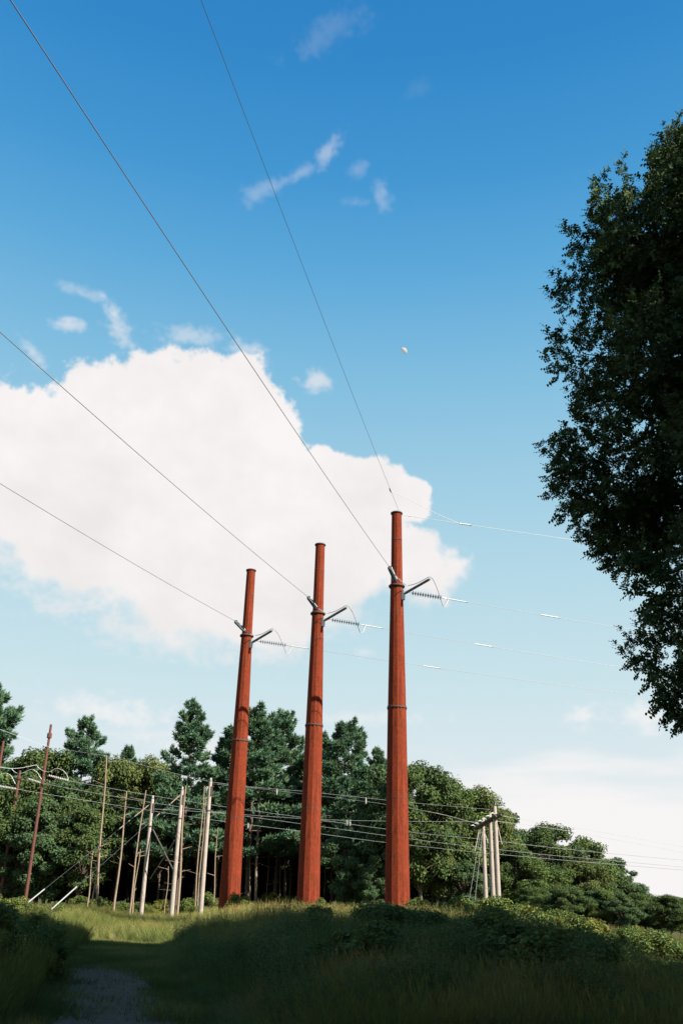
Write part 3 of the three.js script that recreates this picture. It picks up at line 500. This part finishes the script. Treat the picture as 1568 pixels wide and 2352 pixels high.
function oakTree(label, pos, profile, seed, sprays, group) {   // profile: [height, radius] pairs
  const r = rng(seed), g = thing('oak_tree', label, 'oak tree', group, pos);
  const radAt = (h) => { for (let i = 0; i < profile.length - 1; i++) if (h <= profile[i + 1][0]) return lerp(profile[i][1], profile[i + 1][1], clamp((h - profile[i][0]) / (profile[i + 1][0] - profile[i][0]))); return profile[profile.length - 1][1]; };
  const h0 = profile[0][0], h1 = profile[profile.length - 1][0], wood = [];
  const tp = [], tr = []; for (let i = 0; i <= 8; i++) { const t = i / 8; tp.push(V(.3 * Math.sin(t * 4), -.3 + (h1 * .88) * t, .3 * Math.cos(t * 3) - .3)); tr.push(.42 * (1 - .85 * t) * (i ? 1 : 1.4)); }
  wood.push(taper(tp, tr, 10));
  // clumps of foliage at the ends of boughs
  const cl = [];
  for (let k = 0; k < 150; k++) {
    const h = lerp(h0 + .4, h1 - .6, Math.pow(r(), .9)), a = r() * 6.283, R0 = radAt(h), s = k % 3 ? .80 + .12 * r() : .3 + .45 * r();
    cl.push({ c: V(Math.cos(a) * R0 * s, h, Math.sin(a) * R0 * s), r: .85 + .75 * r() });
  }
  for (const c of cl) { const y0 = Math.max(h0 * .6, c.c.y - 1.2 - 2 * r()), s = V(0, y0, 0), m = s.clone().lerp(c.c, .5).add(V(0, .2, 0)), e = c.c; wood.push(taper([s, m, e], [.09, .05, .015], 5, false)); for (let q = 0; q < 3; q++) wood.push(taper([m.clone().lerp(e, .3 + .3 * q), c.c.clone().add(unit(r).multiplyScalar(c.r * .8))], [.025, .008], 4, false)); }
  part('trunk', mergeGeometries(wood.map((w) => w.toNonIndexed())), M.bark, g);
  const im = new THREE.InstancedMesh(SPRAY, M.oakLeaf, sprays), m4 = new THREE.Matrix4(), q4 = new THREE.Quaternion(), col = new THREE.Color();
  const wsum = cl.reduce((a, c) => a + c.r * c.r, 0); let n = 0;
  for (const c of cl) {
    const cnt = Math.round(sprays * c.r * c.r / wsum);
    for (let i = 0; i < cnt && n < sprays; i++) {
      const d = unit(r), s = Math.pow(r(), .4), o = c.c.clone().add(V(d.x * c.r * s, d.y * c.r * s * .75, d.z * c.r * s)), dir = d.clone().multiplyScalar(.8).add(unit(r).multiplyScalar(.7)).add(V(0, -.1, 0)).normalize();
      q4.setFromUnitVectors(V(0, 1, 0), dir); const sc = .8 + .5 * r(); m4.compose(o, q4, V(sc, sc, sc)); im.setMatrixAt(n, m4);
      const k = .8 + .4 * r(); im.setColorAt(n, col.setRGB(k * (1 + .2 * (r() - .5)), k, k)); n++;
    }
  }
  im.count = n; im.name = 'crown'; im.userData.kind = 'stuff'; im.castShadow = im.receiveShadow = true; g.add(im);
  return g;
}
const oakAt = (x, z) => V(x, ground(x, z), z);
{
  const ox = 13, oz = -21.4, gy = ground(ox, oz);
  const prof = [[6.3, 3.2], [7.0, 5.5], [8.4, 6.5], [10, 6.4], [12, 6.4], [14, 6.6], [15.8, 7.3], [17.2, 7.1], [18.5, 6.3], [20, 5.4], [22, 4.1], [23.8, 2.2], [24.8, .5]].map(([h, r]) => [h - gy, r]);
  oakTree('big dark oak filling the right edge of the picture', V(ox, gy, oz), prof, 901, 17500);
  const prof2 = [[4.5, 3.5], [6.5, 6.2], [10, 7.2], [15, 7.4], [19, 6.2], [22, 4.6], [25.5, .8]];
  const sh1 = oakTree('tall oak beyond the right edge whose shade falls on the bank', oakAt(21, -14), prof2, 902, 9000, 'shade trees beyond the right edge');
  const more = [[15.5, -8.5, 1.0, 1.0], [24, -4, 1.05, 2.4], [17, 3, 1, 4.2], [25, 11, 1.1, 5.5], [14, 14, .95, 3.3], [30, -20, .82, 1.9], [33, -9, 1, 2.7], [20, -37.2, .7, 1.2], [3, 15, 1, .6], [-9, 17, 1.05, 3.7], [-19, 9, 1, 5], [-23, -4, .95, 2.2], [8, 27, 1.1, 1.4]];
  for (const [x, z, s, a] of more) { const c = copyOf(sh1, x > 9 ? 'tall oak out of the frame to the right, shading the track' : 'tall oak behind the viewer, out of the frame, closing off the sky', x > 9 ? 'shade trees beyond the right edge' : 'shade trees behind the viewer'); c.name = numbered('oak_tree'); c.position.copy(oakAt(x, z)); c.rotation.y = a; c.scale.setScalar(s); if (z < -30) c.scale.set(.56, s, .56); }
}

// ------------------------------------------------------------------ other lines: thin brown poles, wooden structures, guys, wires
const small = (name, label, pos, group) => thing(name, label, 'utility pole', group, pos);
function brownPole(top, D, r, label, cap) {
  const T = at(top[0], top[1], D), gy = ground(T.x, T.z) - .2, g = small('steel_pole', label, V(T.x, gy, T.z), 'thin brown poles at the left edge'), h = T.y - gy;
  part('shaft', taper([V(0, 0, 0), V(0, h * .5, 0), V(0, h, 0)], [r * .62, r * .52, r * .42], 10), M.rustFar, g);
  return { g, h, T };
}
{
  const D = 92;
  const a = brownPole([118, 1664], D, .26, 'thin brown pole with a bare top against the sky, left of the wood'), b = brownPole([47, 1770], D + 4, .27, 'shorter thin brown pole left of the tall one'), c = brownPole([9, 1702], D - 2, .26, 'thin brown pole at the very left edge');
  part('band', discRing(.22, .45, a.h - 1.05), M.rustFar, a.g);
  part('band', discRing(.21, .3, b.h - .7), M.rustFar, b.g);
  const fat = (p0, p1, d0, label) => { const A = at(p0[0], p0[1], d0), B = at(p1[0], p1[1], d0), n = 11, g = [], dir = B.clone().sub(A), L = dir.length(); dir.normalize(); const pts = [], rad = []; for (let i = 0; i <= n * 4; i++) { pts.push(A.clone().addScaledVector(dir, L * i / (n * 4))); rad.push([.04, .13, .11, .04][i % 4]); } const m = part(numbered('insulator_string'), taper(pts, rad, 8), M.porcelain, scene); tag(m, label, 'insulator', 'pale insulators of the thin brown poles'); };
  fat([112, 1781], [158, 1793], 91, 'pale ribbed insulator string right of the tall thin brown pole'); fat([60, 1787], [97, 1799], 94, 'pale ribbed insulator string between the two thin brown poles'); fat([0, 1806], [38, 1812], 90, 'pale ribbed insulator string at the left edge of the picture');
  const arm = (pole, pts, d0) => part('jumper', tube(pts.map(([x, y]) => at(x, y, d0)  .sub(pole.g.position)), .02, 30), M.galv, pole.g);
  arm(a, [[84, 1757], [92, 1766], [104, 1772], [116, 1772], [130, 1765], [142, 1768], [152, 1776], [158, 1790]], 91.5); arm(b, [[27, 1765], [33, 1772], [45, 1777], [58, 1773], [74, 1767], [84, 1772], [96, 1790]], 95); arm(c, [[-6, 1781], [12, 1776], [24, 1780], [36, 1800]], 90);
}
// three guyed wooden poles at the left and three at the right
function woodPole(topPx, D, r, label, group) {
  const T = at(topPx[0], topPx[1], D), gy = ground(T.x, T.z) - .2, g = small('wooden_pole', label, V(T.x, gy, T.z), group), h = T.y - gy;
  part('shaft', taper([V(0, 0, 0), V(0, h * .5, 0), V(0, h, 0)], [r * .86, r * .74, r * .6], 12), M.wood, g);
  return { g, h, T, gy };
}
const GL = 'guyed wooden poles left of the rust-red poles', GR = 'wooden poles right of the rust-red poles';
const wl = [woodPole([351, 1835], 78, .20, 'weathered wooden pole, leftmost of the three guyed ones', GL), woodPole([419, 1815], 75, .21, 'weathered wooden pole, middle of the three guyed ones', GL), woodPole([484, 1795], 72, .21, 'smooth pale wooden pole, rightmost of the three guyed ones', GL)];
for (const w of wl) { part('bracket', mergeGeometries([boxAt(.08, .7, .3, .13, w.h - .7, 0), boxAt(.4, .06, .06, .08, w.h - .35, 0)]), M.woodDark, w.g); part('pole_band', discRing(.17, .10, w.h - 2.1), M.woodDark, w.g); part('insulator', new THREE.LatheGeometry([[0, 0], [.06, 0], [.10, .08], [.06, .12], [.09, .2], [.05, .26], [0, .26]].map(([a, b]) => new THREE.Vector2(a, b)), 10).translate(0, w.h, 0), M.porcelain, w.g); }
{
  const bar = (name, a, b, D0, D1, r, mat, label, cat, group) => { const m = part(numbered(name), rod(at(...a, D0), at(...b, D1), r), mat, scene); tag(m, label, cat, group); return m; };
  bar('brace', [352, 1906], [407, 2016], 77.8, 75, .06, M.woodDark, 'dark slanting brace between the first two guyed wooden poles', 'brace', 'cross braces'); bar('brace', [345, 2018], [416, 1908], 77.9, 75.2, .04, M.woodDark, 'faint slanting brace crossing the dark one', 'brace', 'cross braces');
  // guys: a thin wire, an insulating rod above, a pale guard below
  const guy = (low, guard, mid0, mid1, top, D, label) => {
    const g0 = at(...low, D[0]), g = thing('guy_wire', label, 'guy wire', 'guy wires', g0), rel = (p, d) => at(...p, d).sub(g0), f = (t) => lerp(D[0], D[1], t);
    part('wire', rod(rel(low, D[0]), rel(top, D[1]), .008, .008, 5), M.steelDark, g); const along = (t) => rel(low, D[0]).lerp(rel(top, D[1]), t); part('guard', rod(along(0), along(guard), .034, .034, 8), M.porcelain, g); part('insulating_rod', rod(along(mid0), along(mid1), .035, .035, 8), M.snag, g);
  };
  guy([66, 2072], .09, .63, .95, [351, 1842], [56, 78], 'long guy wire slanting up left to right to the first wooden pole'); guy([118, 2089], .13, .72, .97, [419, 1822], [50, 75], 'guy wire with a thick white guard near the left bush');
}
const wr = [woodPole([1108, 1880], 70, .19, 'pale wooden pole, leftmost of the three on the right', GR), woodPole([1124, 1868], 66, .19, 'pale wooden pole, middle of the three on the right', GR), woodPole([1135, 1852], 62, .2, 'pale wooden pole, nearest of the three on the right', GR)];
{
  const A = at(1094, 1903, 71.6), B = at(1146, 1873, 60.6), g = thing('crossarm', 'dark heavy crossarm joining the three pale wooden poles on the right', 'crossarm', null, A);
  const d = B.clone().sub(A); part('beam', mergeGeometries([rod(V(-.16, 0, -.05), d.clone().add(V(-.16, 0, -.05)), .10, .10, 6), rod(V(.16, .06, .05), d.clone().add(V(.16, .06, .05)), .10, .10, 6)].map((q) => q.toNonIndexed())), M.woodDark, g);
  for (let k = 0; k < 6; k++) { const c = d.clone().multiplyScalar(.02 + k * .18); part('insulator', taper([c.clone().add(V(-.12, .12, 0)), c.clone().add(V(-.28, .2, .1)), c.clone().add(V(-.46, .18, .15))], [.025, .05, .02], 8), M.porcelain, g); }
  const br = (a, b, D0, D1, label) => { const m = part(numbered('brace'), rod(at(...a, D0), at(...b, D1), .028), M.wood, scene); tag(m, label, 'brace', 'slanting braces of the wooden poles on the right'); };
  br([1101, 1900], [1090, 1955], 70.2, 69, 'pale slanting brace hanging left of the wooden poles on the right'); br([1110, 1905], [1121, 1940], 69, 66, 'pale slanting brace between the left and middle wooden poles on the right'); br([1140, 1890], [1152, 1940], 61.6, 60.6, 'pale slanting brace right of the nearest wooden pole');
  for (const [p, q, D, l] of [[[1104, 1900], [1074, 2085], 68, 'faint guy wire, left of two beside the wooden poles on the right'], [[1108, 1905], [1088, 2085], 67, 'faint guy wire, right of two beside the wooden poles on the right']]) { const m = part(numbered('guy_wire'), rod(at(...p, 70), at(...q, D), .008, .008, 5), M.wire, scene); tag(m, l, 'guy wire', 'guy wires'); }
}
{
  const W = (pts, label, r = .013, mat = M.wireBright) => { const m = part(numbered('line_wire'), tube(pts.map(([x, y, D]) => at(x, y, D)), r, 60, 5), mat, scene); tag(m, label, 'wire', 'low wires across the wood'); return m; };
  W([[158, 1793, 91], [335, 1825, 87], [515, 1853, 83], [683, 1876, 80], [884, 1904, 77], [1003, 1918, 75.5], [1090, 1926, 74.5], [1250, 1945, 74], [1440, 1964, 74], [1640, 1982, 75]], 'uppermost of the three long low wires crossing below the forest tops');
  W([[97, 1799, 94], [238, 1825, 91], [346, 1843, 88.5], [515, 1868, 85], [683, 1891, 82], [884, 1919, 78.5], [1003, 1935, 77], [1090, 1945, 76], [1250, 1963, 75.5], [1440, 1980, 75], [1640, 1998, 76]], 'middle of the three long low wires crossing in front of the wood');
  W([[36, 1812, 90], [238, 1845, 86], [508, 1886, 81], [680, 1908, 78.5], [884, 1935, 75.5], [1003, 1948, 74], [1090, 1957, 73], [1250, 1972, 72.5], [1440, 1988, 72.5], [1640, 2004, 73]], 'lowest of the three long low wires crossing in front of the wood');
  W([[484, 1796, 72], [560, 1806, 71], [691, 1817, 69], [889, 1838, 66], [1003, 1849, 64], [1132, 1860, 62]], 'wire from the rightmost guyed wooden pole to the wooden poles on the right', .012);
  W([[484, 1800, 72], [600, 1812, 71], [731, 1828, 69], [889, 1848, 67], [1003, 1868, 67], [1096, 1892, 70]], 'faint sagging wire just below the top one, ending at the dark crossarm', .010, M.wire);
  W([[352, 1858, 78], [439, 1863, 77], [556, 1871, 75.5], [729, 1882, 73.5], [884, 1886, 72], [1003, 1887, 71], [1100, 1887, 70]], 'nearly level wire ending at the dark crossarm on the right', .012);
  W([[-40, 1660, 84], [60, 1697, 86], [110, 1714, 88], [245, 1737, 82], [380, 1771, 76], [484, 1796, 72]], 'upper wire from the left edge to the rightmost guyed wooden pole', .012);
  W([[-40, 1755, 88], [30, 1765, 89], [84, 1757, 91]].map((q) => q), 'short wire entering at the left edge to the tall thin brown pole', .018);
  W([[1138, 1872, 62], [1250, 1890, 66], [1400, 1915, 72], [1640, 1958, 82]], 'faint upper wire against the sky right of the wooden poles', .010, M.wire);
  W([[1126, 1884, 66], [1300, 1908, 73], [1440, 1934, 79], [1640, 1972, 88]], 'second faint wire against the sky right of the wooden poles', .012, M.wire);
  // bird-diverter clips on the wires
  const clip = (x, y, D, label) => { const P = at(x, y, D), m = part(numbered('wire_marker'), taper([P.clone().add(V(0, .12, 0)), P.clone().add(V(0, -.1, 0)), P.clone().add(V(0, -.3, 0))], [.03, .06, .04], 8), M.porcelain, scene); tag(m, label, 'marker', 'white markers hung on the wires'); };
  clip(570, 1894, 79.7, 'white marker on a low wire between left and middle rust-red poles'); clip(636, 1816, 69.8, 'white marker on the top wire left of the middle rust-red pole'); clip(840, 1836, 66.7, 'white marker on the top wire between middle and right rust-red poles'); clip(797, 1887, 72.9, 'white marker on the level wire, left of a close pair'); clip(804, 1887, 72.8, 'white marker on the level wire, right of a close pair');
}

// ------------------------------------------------------------------ shrubs
const fan0 = (r, d0, d1, a0, a1) => { const D = Math.sqrt(lerp(d0 * d0, d1 * d1, r())), a = lerp(a0, a1, r()) * R; return { x: Math.sin(a) * D, z: -Math.cos(a) * D }; };
{
  const B = (k, px, py, D, label, group, w = 1) => plant(k, px, py, D, label, group, 'shrub', w);
  const r = rng(66), sunny = 'sunlit leafy shrub in the thicket below the wooden poles on the right';
  for (let i = 0; i < 26; i++) { const px = 980 + i * 22 + (r() - .5) * 30, D = 56 + (r() - .5) * 14; B('bush' + (i % 4), px, 2068 + Math.max(0, px - 1150) * .2 + (r() - .5) * 24, D, sunny, 'thicket on the right', 1.15); }
  for (let i = 0; i < 16; i++) { const px = 1190 + i * 25 + (r() - .5) * 20, D = 40 + (r() - .5) * 9; B('bush' + ((i * 3 + 1) % 4), px, 2140 + Math.max(0, px - 1200) * .2 + (r() - .5) * 26, D, 'yellow-green shrub on the falling bank at the lower right', 'shrubs on the falling bank', 1.25); }
  for (const [px, py, D, w] of [[20, 2075, 30, 1], [75, 2088, 27, 1], [-20, 2070, 26, 1.1], [105, 2130, 24, .9], [40, 2140, 21, 1], [130, 2180, 22, .8], [-10, 2200, 18, 1]]) B('bush' + (px & 3), px, py, D, 'dark shaded bush left of the track', 'bushes left of the track', w);
  for (const [px, py, D] of [[40, 2058, 62], [0, 2050, 64], [90, 2075, 60], [140, 2070, 66], [170, 2085, 70], [300, 2085, 84], [350, 2078, 84], [440, 2078, 80], [500, 2070, 78], [240, 2060, 80]]) B('bush' + (px % 4), px, py, D, 'small leafy shrub along the foot of the wood on the left', 'shrubs along the wood', 1.2);
  for (let i = 0; i < 30; i++) { const p = fan0(r, 17, 36, -9, 17), d = p.x - pathX(p.z); if (d < 3.2) continue; const c = copyOf(protos['bush' + (i % 4)], 'low dark brush on the shaded bank right of the track', 'brush on the shaded bank'); c.userData.category = 'shrub'; const k = .26 + .24 * r(); c.position.set(p.x, ground(p.x, p.z) - .05, p.z); c.scale.set(k * 1.5, k, k * 1.5); c.rotation.y = r() * 6; }
  for (let i = 0; i < 24; i++) { const px = 185 + i * 32 + (r() - .5) * 20; if (px > 1000) continue; B('bush' + (i % 4), px, 2046 + r() * 26, 88 + r() * 10, 'dim shrub in the shade at the foot of the wood', 'dim shrubs under the trees', 1.3); }
  for (const [px, py, D, l] of [[545, 2050, 64, 'weedy shrub at the foot of the leftmost rust-red pole'], [742, 2062, 59, 'weedy shrub at the foot of the middle rust-red pole'], [690, 2072, 59, 'small weedy shrub in front of the middle rust-red pole']]) B('bush0', px, py, D, l, 'weeds at the pole feet', .7);
}

// ------------------------------------------------------------------ grass and weeds: nobody could count them
function tuftGeo(seed, n, h, spread, w, seedHead) {
  const r = rng(seed), L = new Leaves();
  for (let i = 0; i < n; i++) {
    const a = r() * 6.28, o = V(Math.cos(a) * spread * r(), -.04, Math.sin(a) * spread * r()), lean = V(Math.cos(a), 0, Math.sin(a)).multiplyScalar((.12 + .35 * r()) * h), hh = h * (.55 + .5 * r()), s = V(-Math.sin(a + 1), 0, Math.cos(a + 1)), k = .8 + .4 * r(), c = [k, k, k];
    const m = o.clone().addScaledVector(lean, .3).add(V(0, hh * .55, 0)), e = o.clone().add(lean).add(V(0, hh, 0)), q = (p, d) => p.clone().addScaledVector(s, d);
    L.tri(q(o, w), q(o, -w), q(m, -w * .8), c); L.tri(q(o, w), q(m, -w * .8), q(m, w * .8), c); L.tri(q(m, w * .8), q(m, -w * .8), e, c);
    if (seedHead && i % 3 === 0) { const t = e.clone().add(V(0, .05, 0)); L.leaf(e.clone().lerp(m, .15), t.sub(m).normalize(), s, h * .2, .012, [1.4, 1.2, 1.1]); }
  }
  return L.build();
}
function weedGeo(seed) {
  const r = rng(seed), L = new Leaves();
  for (let s = 0; s < 3; s++) { const dx = (r() - .5) * .25, dz = (r() - .5) * .25, h = .8 + .5 * r(); for (let i = 0; i < 15; i++) { const t = .15 + .85 * i / 15, a = i * 2.4 + s, o = V(dx * (1 + t), h * t, dz * (1 + t)), al = V(Math.cos(a), .35 - .3 * r(), Math.sin(a)).normalize(), sd = V(-Math.sin(a), .2 * (r() - .5), Math.cos(a)).normalize(), k = .8 + .4 * r(); L.leaf(o, al, sd, (.15 - .07 * t) * (.8 + .5 * r()), .04, [k, k, k * .9]); } const st = V(dx * .5, 0, dz * .5), se = V(dx * 2, h, dz * 2); L.leaf(st, se.clone().sub(st).normalize(), V(1, 0, 0), h, .012, [.9, .8, .7]); }
  return L.build();
}
function scatter(name, geo, mat, n, seed, place, label, cat) {
  const r = rng(seed), im = new THREE.InstancedMesh(geo, mat, n), m = new THREE.Matrix4(), q = new THREE.Quaternion(), col = new THREE.Color(); let c = 0, tries = 0;
  while (c < n && tries < n * 12) { tries++; const p = place(r); if (!p) continue; q.setFromEuler(new THREE.Euler((r() - .5) * .25, r() * 6.28, (r() - .5) * .25)); m.compose(V(p.x, ground(p.x, p.z), p.z), q, V(p.w ?? p.s, p.s, p.w ?? p.s)); im.setMatrixAt(c, m); im.setColorAt(c, col.setRGB(...p.c)); c++; }
  im.count = c; im.name = name; im.castShadow = im.receiveShadow = true; tag(im, label, cat, null, 'stuff'); scene.add(im); return im;
}
const fan = (r, d0, d1, a0, a1) => { const D = Math.sqrt(lerp(d0 * d0, d1 * d1, Math.pow(r(), 1.35))), a = lerp(a0, a1, r()) * R; return { x: Math.sin(a) * D, z: -Math.cos(a) * D, D }; };
const patch = (x, z) => fbm(x * .16, 5, z * .16, 3);
const gm = leafMat(.3);
scatter('tall_grass', tuftGeo(501, 26, .62, .18, .005, true), gm, 30000, 601, (r) => {
  const p = fan(r, 12, 64, -14, 24), d = p.x - pathX(p.z); if (d < 1.5 + .5 * noise3(p.z * .7, 1, 0)) return null; const n = patch(p.x, p.z), dry = sstep(.12, .45, n + .25 * (r() - .5) + sstep(38, 55, p.D) * .25);
  return { ...p, s: (.65 + .6 * r() + .9 * n + .35 * noise3(p.x * .9, 2, p.z * .9)) * sstep(1.2, 3, d), w: 1 + .3 * r(), c: [lerp(.13, .22, dry), lerp(.16, .20, dry), lerp(.045, .078, dry)].map((x) => x * (.85 + .3 * r())) };
}, 'tall uncut grass covering the bank right of the track', 'grass');
scatter('clearing_grass', tuftGeo(502, 24, .8, .18, .008, true), gm, 15000, 602, (r) => {
  const p = { x: lerp(-24, 2, r()), z: lerp(-82, -45.5, Math.pow(r(), 1.5)) }; p.D = -p.z; const edge = -46 - .10 * (p.x + 9) + .5 * noise3(p.x * .8, 2, 0); if (p.z > edge) return null; const k = .8 + .4 * r(), y = sstep(-.1, .4, patch(p.x * 2, p.z * 2) + .4 * (r() - .5));
  return { ...p, s: .5 + .45 * r(), w: .95, c: [lerp(.14, .23, y) * k, lerp(.17, .21, y) * k, lerp(.046, .078, y) * k] };
}, 'tall yellow-green grass in the sunlit clearing', 'grass');
scatter('track_grass', tuftGeo(503, 14, .16, .12, .006, false), gm, 26000, 603, (r) => {
  const z = lerp(-46, -10, r()), d = (r() - .5) * 7, x = pathX(z) + d, bare = sstep(1.35, .5, Math.abs(d) + .7 * noise3(x * 1.3, 3, z * .8)) * sstep(-31, -24, z); if (r() < bare * .93) return null; const n = fbm(x * .55, 7, z * .3, 3), k = (.75 + .5 * r()) * (1 + .7 * n), y = sstep(.0, .4, n + .3 * (r() - .5));
  return { x, z, s: (.55 + .9 * r() + .5 * sstep(1.4, 2.6, Math.abs(d))) * (1 + 1.1 * Math.max(0, n)), c: [lerp(.13, .20, y) * k, lerp(.16, .19, y) * k, lerp(.045, .07, y) * k] };
}, 'short grass on the mown track', 'grass');
scatter('weeds', weedGeo(504), gm, 8000, 604, (r) => {
  const p = fan(r, 13, 52, -16, 22), d = p.x - pathX(p.z); if (Math.abs(d) < 2.1 || (d < 0 && d > -1.8)) return null; if (patch(p.x * 1.7 + 9, p.z * 1.7) < -.02) return null; const k = .8 + .4 * r();
  return { ...p, s: (.35 + .35 * r() + .3 * sstep(.1, .5, noise3(p.x * .6, 8, p.z * .6))), c: [.10 * k, .15 * k, .042 * k] };
}, 'leafy weeds among the grass of both banks', 'weeds');
scatter('crest_grass', tuftGeo(508, 16, 1.0, .2, .005, true), gm, 6500, 608, (r) => {
  const p = fan(r, 38, 60, -9, 9), d = p.x - pathX(p.z); if (d < 3) return null; const n = patch(p.x * 2, p.z * 2), k = .8 + .4 * r(), dry = sstep(-.2, .3, n + .5 * (r() - .5));
  return { ...p, s: .6 + .55 * r() + .4 * n, w: 1, c: [lerp(.14, .23, dry) * k, lerp(.165, .205, dry) * k, lerp(.046, .08, dry) * k] };
}, 'wispy dry grass along the crest of the bank at the pole feet', 'grass');
scatter('goldenrod', weedGeo(507), gm, 2600, 607, (r) => {
  const p = fan(r, 14, 50, -17, 20), d = p.x - pathX(p.z); if (d < 2.6 && d > -2.0) return null; const n = fbm(p.x * .45 + 30, 1, p.z * .45, 3); if (n < .16) return null; const k = .8 + .4 * r();
  return { ...p, s: .6 + .4 * r(), c: [.12 * k, .155 * k, .045 * k] };
}, 'clumps of paler goldenrod leaves in the tall grass', 'weeds');
scatter('bank_grass', tuftGeo(505, 20, .7, .15, .007, true), gm, 6000, 605, (r) => {
  const z = lerp(-44, -10, r()), d = -1.5 - 7 * r(), x = pathX(z) + d, k = .8 + .4 * r(); return { x, z, s: .8 + .5 * r(), c: [.13 * k, .16 * k, .045 * k] };
}, 'tall grass on the bank left of the track', 'grass');
{
  const g = new THREE.IcosahedronGeometry(1, 0); g.scale(1, .6, .85);
  scatter('gravel', g, M.stone, 2600, 606, (r) => { const z = lerp(-28, -9, r()), d = (r() + r() - 1) * 1.0, k = .6 + .8 * r(); return { x: pathX(z) + d, z, s: .012 + .03 * r() * r(), c: [k, k, k] }; }, 'loose stones on the gravel track', 'gravel');
}
scene.traverse((o) => { if (o.isMesh) { o.castShadow = true; o.receiveShadow = true; } });
renderer.render(scene, camera);
